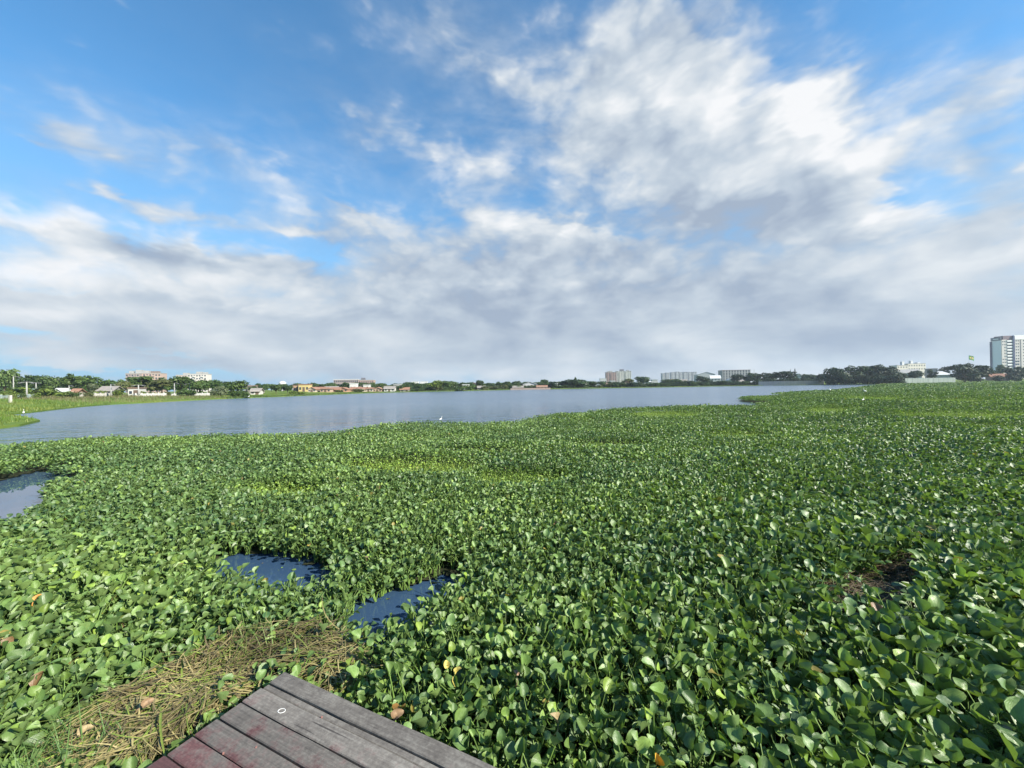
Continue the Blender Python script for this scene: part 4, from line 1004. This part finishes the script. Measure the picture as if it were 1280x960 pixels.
# ------------------------------------------------------------------ centre: trees and houses across the water
def row(xs, tops, widths, tones, kinds, behind, label, group, dy=3):
    for i, x in enumerate(xs):
        t_ = tops if not hasattr(tops, '__len__') else random.uniform(*tops)
        tree(random.choice(kinds), x, t_, random.uniform(*widths), D(x) + behind + random.uniform(-dy, dy), random.choice(tones), label, group)
CEN = [('broad', 600, 475.3, 11, 226, 'deep', 'small dark tree taller than the row left of the white gable'), ('broad', 681, 474.4, 10, 246, 'deep', 'small dark dome right of the white gabled hall'),
       ('low', 722, 474.2, 33, 240, 'deep', 'wide dark thicket at the shore left of the twin apartments'), ('loose', 719, 472.3, 6, 262, 'deep', 'thin tree top poking out of the wide dark thicket'),
       ('spread', 784, 473.5, 14, 262, 'olive', 'brownish tree at the foot of the white green apartments'), ('broad', 803, 470.8, 22, 290, 'deep', 'dark hill shaped tree right of the twin apartments'),
       ('low', 768, 477, 16, 240, 'deep', 'dark bush tree under the twin apartments'), ('low', 841, 473.8, 34, 268, 'deep', 'wide dark tree group below the row of pale slab towers'),
       ('low', 838, 478, 26, 250, 'dark', 'darkest low tree at the shore below the slab towers'), ('low', 879, 469.8, 20, 276, 'dark', 'dark tall tree left of the grey long block'), ('broad', 921, 467.8, 17, 280, 'dark', 'dark rounded tree in front of the grey long block'),
       ('broad', 935, 470, 14, 276, 'dark', 'dark tree at the right end of the grey long block')]
for a in CEN: tree(*a[:6], a[6])
row([578, 590, 612, 624, 634, 645, 656, 674], (476.3, 479), (11, 17), ['deep', 'mid', 'deep'], ['broad', 'loose'], 26, 'one of the small green trees in the row left and right of the white gable', 'trees round the white gabled hall')
row([586, 606, 618, 630, 642, 650], (480, 482), (10, 16), ['mid', 'yellow', 'olive'], ['bush'], 8, 'low bush at the waterline left of the reddish shore wall', 'bushes at the centre shore')
row([692, 698, 706, 741, 752], (475.2, 477), (10, 15), ['deep', 'dark'], ['broad', 'low'], 22, 'one of the dark trees on both sides of the wide thicket', 'dark trees beside the wide thicket')
row([762, 775, 790, 797, 810, 818, 824], (477.5, 479.5), (9, 15), ['dark', 'deep', 'olive'], ['low', 'broad'], 14, 'one of the low dark shore trees under the twin apartments and hill tree', 'low shore trees under the twin apartments')
row([853, 862, 870, 886, 895, 905, 913, 928], (474, 477.5), (10, 16), ['dark', 'dark', 'deep'], ['low', 'broad'], 16, 'one of the low dark shore trees before the white hall and grey block', 'low shore trees before the grey block')
fl = 'one of the low green bushes growing along the middle of the far shore'
for x in range(484, 770, 7): tree(random.choice(('bush', 'bush', 'low')), x + random.uniform(-2, 2), random.uniform(480.6, 483.4) - (x - 484) * .006, random.uniform(10, 15), D(x) + random.uniform(16, 24), random.choice(('mid', 'deep', 'deep', 'olive')), fl, 'bushes along the middle far shore')
fd = 'one of the dark low bushes growing along the right part of the far shore'
for x in range(770, 950, 7): tree(random.choice(('bush', 'low')), x + random.uniform(-2, 2), random.uniform(477.6, 480.0) - (x - 770) * .012, random.uniform(9, 14), D(x) + random.uniform(8, 14), random.choice(('dark', 'deep')), fd, 'bushes along the right far shore')
ft = 'one of the distant trees behind the tiled houses and far shore houses'
for x in range(325, 760, 11): tree('broad', x + random.uniform(-4, 4), random.uniform(478.6, 480.8) - (x - 325) * .006, random.uniform(12, 18), D(x) + random.uniform(75, 110), random.choice(('mid', 'deep', 'deep')), ft, 'distant trees behind the houses')
house(578, 586, 480.3, 214, (.74, .74, .72), 'white', 'flat', 'white house left of the pinkish pair in the centre row', wins=2)
house(588, 597, 478, 240, (.60, .48, .44), 'tile', 'gable', 'pinkish gabled house in the centre row of trees', wins=2)
house(597, 606, 482, 216, (.68, .66, .62), 'fibre', 'side', 'low white house at the shore under the small dark tree', wins=3)
house(654, 671, 477, 238, (.76, .77, .78), 'white', 'gable', 'white gabled hall with a pale curved roof across the water', wins=4, depth=16, name='hall', cat='hall')
house(641, 654, 482.2, 220, (.56, .50, .45), 'fibre', 'side', 'grey roofed low house left of the white gabled hall', wins=3)
house(671, 684, 482.4, 224, (.62, .54, .47), 'tile', 'side', 'reddish roofed house right of the white gabled hall', wins=3)
long_wall(638, 688, 484.9, 212, 216, (.38, .31, .27), 'long low reddish wall at the waterline below the white gabled hall')
house(690, 697, 479, 238, (.72, .72, .70), 'white', 'flat', 'narrow white house among dark trees right of the hall', wins=2)
house(728, 734, 478.5, 262, (.70, .68, .66), 'fibre', 'side', 'pale roof showing at the right of the wide thicket', wins=2)
house(739, 745, 476.8, 258, (.66, .44, .34), 'brown', 'flat', 'brown house with flat roof left of the white shore house', wins=2)
house(745, 751, 480, 238, (.78, .78, .78), 'white', 'gable', 'small bright white shore house left of the twin apartments', wins=2)
house(750, 758, 473, 420, (.74, .74, .76), 'white', 'flat', 'white building directly left of the pink apartment tower', wins=3, name='building', cat='building')
house(753, 760, 478, 250, (.60, .40, .34), 'brown', 'side', 'brown roofed house below the pink apartment tower', wins=2)
house(763, 769, 475.6, 320, (.78, .78, .78), 'white', 'flat', 'white low building at the foot of the pink apartment tower', wins=2)
house(780, 787, 476.5, 256, (.60, .36, .34), 'tile', 'gable', 'pink gabled house at the foot of the white green apartments', wins=2)
house(798, 815, 475, 300, (.70, .69, .66), 'white', 'hip', 'wide white hipped roof before the hill shaped tree', wins=4)
house(815, 822, 474.2, 330, (.72, .72, .72), 'white', 'flat', 'small white building right of the wide white roof', wins=2)
house(822, 829, 478.2, 262, (.74, .74, .74), 'white', 'side', 'white shore house right of the wide white roof', wins=2)
house(839, 848, 473.8, 330, (.58, .50, .44), 'tile', 'side', 'tan roofed house under the slab towers, left one', wins=3)
house(852, 860, 474.2, 320, (.56, .52, .48), 'fibre', 'side', 'grey roofed house under the slab towers, right one', wins=3)
house(854.5, 858.5, 476.5, 262, (.76, .76, .74), 'white', 'flat', 'narrow white tower house at the shore under the slab towers', wins=1, depth=4)
block(758, 770.3, 465, 640, (.42, .29, .26), 10, 5, 'pink and grey apartment tower, left one of the twin towers', face=.3, cap=[(0, 5, 2.2, M_CONC), (-.3, 3, 1.5, M_CONC)], balcony=(2,))
block(770.8, 789, 463.6, 650, (.66, .68, .64), 11, 7, 'white and pale green apartment tower, right one of the twin towers', face=.3, cap=[(-.1, 6, 3, M_DKGREY), (.3, 4, 1.5, M_CONC)], balcony=(1, 4))
SLABS = [(828, 831.5, 466.6), (833, 837, 465.8), (839.5, 843.5, 465.2), (845, 849, 464.6), (850, 853, 465.2), (855, 859.5, 464.8), (861, 864.5, 465), (866, 871, 464.7)]
for i, (a, b, yt) in enumerate(SLABS): block(a, b, yt, 900 + i * 6, (.52, .54, .57), 8, 2, 'one of the slim pale grey slab towers standing in a row', face=.3, depth=14, group='row of slim slab towers', win=(.4, .6))
house(872, 894, 464.8, 560, (.72, .74, .74), 'white', 'gable', 'big white hall with a low pale roof right of the slab towers', wins=5, depth=30, name='hall', cat='hall')
house(888, 901, 469, 420, (.74, .74, .74), 'white', 'side', 'white house with brown end below the big white hall', wins=3)
block(903, 938, 462.3, 520, (.42, .42, .43), 5, 10, 'long grey five storey block with a dark roof line', face=.3, depth=16, roof='brown', win=(.42, .8))
house(909, 918, 473, 290, (.76, .76, .75), 'white', 'gable', 'white shore house under the grey long block, left one', wins=2)
house(924, 932, 474.6, 286, (.72, .72, .72), 'fibre', 'side', 'white shore house under the grey long block, right one', wins=2)
am = at_depth(942.6, 461.8, 400); rt = tag(empty('antenna_mast', (am.x, 400, GZ)), 'thin antenna mast right of the long grey block', 'mast')
MB().tube([(0, 0, 0), (0, 0, am.z - GZ)], [.28, .12], 6).build('pole', M_CONC, rt)
for k in (.5, .75, .95): MB().box(-.9, .9, -.06, .06, (am.z - GZ) * k, (am.z - GZ) * k + .12).build('crossbar', M_CONC, rt)

# ------------------------------------------------------------------ right: dark trees, the tower and the flag
RGT = [('broad', 943, 466, 20, 270, 'dark', 'dark tree just right of the antenna mast'), ('spread', 961, 465.5, 24, 262, 'dark', 'broad flat dark tree between antenna and white sunlit roof'), ('spread', 985, 464.2, 30, 258, 'dark', 'tall dark tree group under the two pointed conifers'),
       ('broad', 1012, 467.6, 24, 252, 'dark', 'dark lower tree right of the white sunlit roof'), ('broad', 1027, 467.2, 18, 240, 'dark', 'dark tree touching the left side of the big dark grove'),
       ('low', 1046, 459.8, 34, 214, 'dark', 'leftmost big tree of the dark grove behind the mat'), ('low', 1068, 457.5, 36, 216, 'dark', 'second big tree of the dark grove from the left'), ('low', 1090, 456.3, 36, 214, 'dark', 'tallest big tree of the dark grove'),
       ('low', 1112, 458, 32, 212, 'dark', 'rightmost big tree of the dark grove before the sunlit building'), ('low', 1127, 465, 18, 210, 'dark', 'small dark tree at the right foot of the dark grove'),
       ('broad', 1143, 463.5, 22, 232, 'dark', 'dark tree below the sunlit white building'), ('loose', 1164, 462.5, 16, 234, 'dark', 'thin dark tree left of the white tent roof'), ('spread', 1179, 457.8, 17, 262, 'dark', 'loose dark tree behind the white tent roof'),
       ('spread', 1206, 454.8, 38, 212, 'dark', 'big layered dark tree under the green flag'), ('spread', 1225, 456.5, 30, 214, 'dark', 'right half of the layered dark pair under the flag'), ('low', 1214, 464, 44, 216, 'dark', 'low dark undergrowth tree beneath the layered pair'),
       ('broad', 1250, 456, 14, 260, 'deep', 'round green tree at the foot of the tower portal'), ('low', 1268, 458.5, 30, 224, 'dark', 'dark tree covering the foot of the tall tower'), ('low', 1295, 456, 40, 226, 'dark', 'dark tree at the right edge below the tall tower'),
       ('bush', 1248, 468.5, 14, 222, 'dark', 'dark low bush in front of the small brick house')]
for a in RGT: tree(*a[:6], a[6])
row([948, 957, 966, 976, 985, 995, 1004, 1014, 1023], (471.5, 474), (10, 15), ['dark'], ['broad', 'low'], 8, 'one of the small dark trees in the line along the pale shore wall', 'small dark trees along the pale shore wall', 2)
row([1040, 1056, 1074, 1092, 1108, 1120], (467, 471), (22, 28), ['dark'], ['low'], 4, 'one of the low dark trees along the front of the big dark grove', 'low trees before the dark grove', 2)
row([1320, 1350, 1385, 1420], (456, 462), (36, 46), ['dark', 'deep'], ['low', 'broad'], 6, 'one of the dark trees beyond the tall tower', 'dark trees beyond the tower', 2)
long_wall(948, 1030, 476.3, 238, 226, (.44, .45, .44), 'pale shore wall with piers under the small dark trees', posts=26)
M_NEEDLE = TONE['dark']
for x, yt, lb in ((988, 461.2, 'pointed conifer, left one of two above the dark trees'), (993.5, 460.6, 'pointed conifer, right one of two above the dark trees')):
    tp = at_depth(x, yt, 262); h = tp.z - GZ; r_ = tag(empty('conifer', (tp.x, 262, GZ)), lb, 'tree')
    MB().tube([(0, 0, -.2), (0, 0, h)], [.25, .03], 7).build('trunk', M_BARK, r_)
    L = [(.0, .0, 1 - .085 * k, .02 + .022 * k, .03) for k in range(10)]
    o = place_crown('crown', crown_mesh('crown', L, 900, .03, int(x)), 'dark', r_); o.scale = (h * .55, h * .55, h)
house(994, 1004, 466.8, 300, (.76, .77, .78), 'white', 'gable', 'white sunlit roof among the dark trees right of the conifers', wins=2)
house(953, 960, 469.8, 300, (.6, .6, .58), 'white', 'side', 'pale roof glimpsed between the dark trees right of the antenna', wins=2)
SUNLIT = (.80, .76, .66)
block(1121.5, 1134.5, 456.4, 520, SUNLIT, 5, 4, 'sunlit cream block, lower left one of the bright pair', face=0.0, cap=[(.3, 3, 5, M_WHITEROOF)], win=(.4, .4), depth=10)
block(1135, 1157, 454.2, 530, SUNLIT, 5, 7, 'sunlit cream block, larger right one of the bright pair', face=0.0, cap=[(-.15, 3, 4, M_WHITEROOF), (.25, 4, 1.5, M_WHITEROOF)], win=(.4, .4), depth=10)
house(1122, 1152, 461.3, 330, (.52, .55, .58), 'grey', 'side', 'wide grey roofed building below the bright cream pair', wins=7, depth=14, name='building', cat='building')
house(1168, 1190, 463.8, 236, (.60, .63, .62), 'white', 'hip', 'white tent shaped roof behind the pale green wall', wins=4, depth=8)
house(1160, 1172, 460.5, 420, (.40, .34, .36), 'brown', 'flat', 'dull brownish building behind the thin dark tree', wins=4, name='building', cat='building')
long_wall(1131, 1194, 472.3, 198, 207, (.32, .38, .36), 'pale green stained wall between the dark grove and layered tree', posts=10)
house(1239, 1262, 466.8, 236, (.40, .27, .20), 'tile', 'side', 'small brick house left of the tower trees', wins=4, depth=7)

# the tall tower with its blue portal
TY = 430; c, rz, W_ = frame_px(1251.7, 1301, 419.2, TY, .12); az_ = math.atan2(c.x, TY)
PX = W_ / (1301 - 1251.7)                      # metres per photograph pixel on its front
tower = tag(empty('office_tower', (c.x, TY, GZ), rz), 'tall pale tower with blue vertical bands and a blue portal', 'tower')
X = lambda px: (px - (1251.7 + 1301) / 2) * PX
Zt = lambda y: (at_depth(1270, y, TY).z - GZ)
M_TOW = wallmat((.80, .76, .72), .08); M_TOWW = wallmat((1.15, 1.15, 1.15), .06)
H0 = Zt(424.2)
MB().box(X(1251.7), X(1258.2), 0, 10, -.3, H0).build('wall', M_TOW, tower)
MB().box(X(1258.2), X(1265), 1.2, 10, -.3, H0 - .4).build('wall', M_DKGREY, tower)
MB().box(X(1267.2), X(1301), 0, 10, -.3, H0).build('wall', M_TOW, tower)
MB().box(X(1265), X(1267.2), -.9, 10, -.3, Zt(419.6)).build('blue_fin', M_BLUE, tower)
MB().box(X(1253.8), X(1265) - .01, .2, 9.2, H0 + .003, Zt(419.4)).build('roof_band', plain('dull_maroon_cladding', (.12, .075, .09), .6), tower)
MB().box(X(1267.2) + .01, X(1301), -.2, 9.8, H0 + .003, Zt(419.0)).build('parapet', M_TOWW, tower)
fh = 3.55 * PX * 1.0 / 1.0
for k in range(10):
    z = H0 - 2.4 - k * (H0 * .72 / 9.6)
    MB().box(X(1258.2) + .02, X(1265) - .02, -.5, 1.19, z, z + H0 * .72 / 9.6 * .52).build('balcony', M_TOWW, tower)
    for px in ((1253.2, 1255.6) if k in (0, 1, 6, 7, 8) else (1255.6,)): window_at(tower, X(px), z - .4, 1.0, 1.3)
    for px in (1270, 1272.6, 1279.5, 1283, 1290, 1294): window_at(tower, X(px), z + .1, 1.15, 1.4)
MB().box(X(1274.8), X(1276), -.12, -.003, H0 * .28, H0 - .3).build('grey_strip', M_DKGREY, tower)
for z in (Zt(452.4), Zt(456)): MB().box(X(1267.2) + .05, X(1273.4), -.10, -.004, z, z + 1.5).build('window', M_GLASS, tower)
M_SIDE = plain('pale_blue_side_cladding', (.78, .78, .80), .8, vary=.05)
MB().box(X(1251.7) - .25, X(1251.7) - .01, (.4), 9.2, -.3, Zt(424.9)).build('side_panel', M_SIDE, tower)
MB().box(X(1251.7) - 1.0, X(1251.7) - .01, 9.3, 11.0, -.3, Zt(425.6)).build('portal_column', M_BLUE, tower)
MB().box(X(1251.7) - .6, X(1251.7) - .01, .4, 10.4, Zt(424.8), Zt(420.8)).build('portal_beam', plain('slate_blue_cladding', (.085, .10, .145), .5), tower)
MB().box(X(1251.7) - .68, X(1251.7) - .605, 2.5, 8, Zt(423.5), Zt(422.3)).build('sign_plate', M_TOWW, tower)
# the flag
fy = 216; fp = at_depth(1211, 444.3, fy); fb = at_depth(1211, 450, fy)
flag = tag(empty('flag', (fp.x, fy, GZ)), 'green flag with a yellow diamond flying above the layered dark tree', 'flag')
MB().tube([(0, 0, 0), (0, 0, fp.z - GZ + .15)], [.06, .035], 6).build('pole', M_CONC, flag)
FW = 9 / FPX * fy * .8; FH = (fp.z - fb.z) * .95
mb = MB(); NX, NY = 24, 16
for i in range(NX + 1):
    for j in range(NY + 1):
        u = i / NX; v = j / NY
        mb.v.append((.06 + u * FW * .92, math.sin(u * 7 + v) * .14 * u * FW * .5, (fp.z - GZ) - v * FH - u * u * FH * .38 + math.sin(u * 9) * .04))
for i in range(NX):
    for j in range(NY):
        u = (i + .5) / NX - .5; v = (j + .5) / NY - .5; k = 0
        if abs(u) / .36 + abs(v) / .34 < 1: k = 1
        if (u * 1.43) ** 2 + v * v < .17 ** 2: k = 2
        a = i * (NY + 1) + j; mb.f.append((a, a + 1, a + NY + 2, a + NY + 1)); mb.mi.append(k)
mb.build('flag_cloth', [plain('green_cloth', (.03, .16, .05), .8), plain('yellow_cloth', (.70, .55, .06), .8), plain('blue_cloth', (.03, .05, .25), .8)], flag, smooth=True)

# ------------------------------------------------------------------ egrets
M_EGRET = plain('white_plumage', (.80, .80, .77), .8, vary=.05); M_BEAK = plain('yellow_beak', (.55, .38, .06), .5); M_LEG = plain('dark_leg', (.04, .04, .035), .6)
em = MB(); em.tube([(-.30, 0, .40), (-.20, 0, .42), (-.06, 0, .46), (.07, 0, .50), (.14, 0, .55), (.17, 0, .62), (.13, 0, .70), (.11, 0, .78), (.14, 0, .84), (.19, 0, .85), (.235, 0, .845)],
                    [.012, .05, .092, .082, .050, .030, .022, .021, .028, .026, .010], 12)
EG = em.mesh('egret', M_EGRET, True)
bk = MB(); bk.tube([(.228, 0, .846), (.33, 0, .838)], [.011, .002], 6); BK = bk.mesh('beak', M_BEAK)
lg = MB(); lg.tube([(-.02, 0, .42), (.02, 0, .23), (-.02, 0, 0), (.07, 0, -.005)], [.013, .010, .009, .005], 6); LG = lg.mesh('leg', M_LEG)
def egret(px, py, z, s_, rz, label):
    p = on_z(px, py, z); o = link('egret', EG); o.location = p; o.rotation_euler = (0, 0, rz); o.scale = (s_,) * 3
    link('beak', BK, o)
    for q in (-.035, .035): link('leg', LG, o, (0, q, 0))
    return tag(o, label, 'bird')
egret(551, 527.4, .28, .34, .5, 'white egret at the front edge of the plants before open water')
egret(29.5, 520, .05, .75, 2.4, 'white egret wading by the left grass spit')
egret(311, 497.6, .05, .95, 0.2, 'tiny white egret at the right foot of the left bank')
egret(1037.5, 490.4, .40, .9, 1.0, 'white egret among plants nearest the far right water, leftmost of three')
egret(1081, 492.0, .40, .8, 2.8, 'white egret farther right among the plants, middle of three')
egret(1079, 503.0, .40, .5, .3, 'white egret nearer among the plants, lowest of three')

# ------------------------------------------------------------------ grass on the left bank
def bank_points(n, x0, x1, y0, y1):
    x = rng.uniform(x0, x1, n); y_ = rng.uniform(y0, y1, n)
    k = ~inside(x, y_, [p.xy for p in SHORE]) & (np.abs(x) < 1.5 * y_ + 8); return x[k], y_[k]
bx, by = bank_points(56000, -150, -24, 20, 110)
edge = ~inside(bx + 3.0, by - 1.2, [p.xy for p in SHORE])
n = len(bx); ang = rng.uniform(0, 6.28, n); tl = np.abs(rng.normal(.35, .2, n))
d = np.stack([np.cos(ang) * np.sin(tl), np.sin(ang) * np.sin(tl), np.cos(tl)], 1)
tn = fnoise(bx * .12, by * .3, 8); mixv = np.clip(tn * 1.6 - .3, 0, 1)[:, None]
cc_ = np.array([.075, .150, .020]) * (1 - mixv) + np.array([.155, .185, .035]) * mixv
cc_[edge & (by > 66)] = np.array([.135, .130, .055])
vx, vy = seen(np.stack([bx, by, np.full(n, .15)], 1)); bz = gz(vx, by) - .02
o = strands('bank_grass', np.stack([bx, by, bz], 1), d, np.where(edge, rng.uniform(.3, .75, n), rng.uniform(.18, .45, n)), rng.uniform(.02, .05, n), rng.uniform(.1, .4, n), cc_, M_BLADE, 3)
tag(o, 'bright green and straw coloured grass along the left bank', 'grass', kind='stuff')
x_ = []; y2 = []
for x in np.linspace(280, 940, 1400):
    s_ = on_z(x, float(np.interp(x, [p[0] for p in SHORE_PX[8:]], [p[1] for p in SHORE_PX[8:]])))
    k = 1 + (abs(rng.normal(0, 2.4))) / s_.y; x_.append(s_.x * k + rng.normal(0, .5)); y2.append(s_.y * k + .4)
x_ = np.repeat(np.array(x_), 5) + rng.normal(0, .5, 7000); y2 = np.repeat(np.array(y2), 5) + rng.normal(0, .4, 7000)
o = blades(x_, y2, 'shore_grass', 'strip of green reeds and grass along the far shore', 'grass', .5, 1.2, [(.05, .095, .022), (.10, .14, .035)], .05, .35, .05)

# ------------------------------------------------------------------ the air between here and the far shore
def haze_volume(t):
    n = t.n.new('ShaderNodeVolumePrincipled'); n.inputs['Color'].default_value = (.74, .87, 1, 1)
    n.inputs['Density'].default_value = HAZE; n.inputs['Anisotropy'].default_value = .2
    return n.outputs[0]
HAZE = .0002
hm = bpy.data.materials.new('haze'); hm.use_nodes = True
t_ = NT(hm.node_tree); t_.n.clear(); ho = t_.n.new('ShaderNodeOutputMaterial'); t_.l.new(haze_volume(t_), ho.inputs['Volume'])
hz = MB().box(-900, 1300, -80, 1300, -1.6, 62).build('haze', hm)
tag(hz, 'faint pale haze over the water and far shore', 'haze', kind='stuff')
SC.cycles.volume_bounces = 0
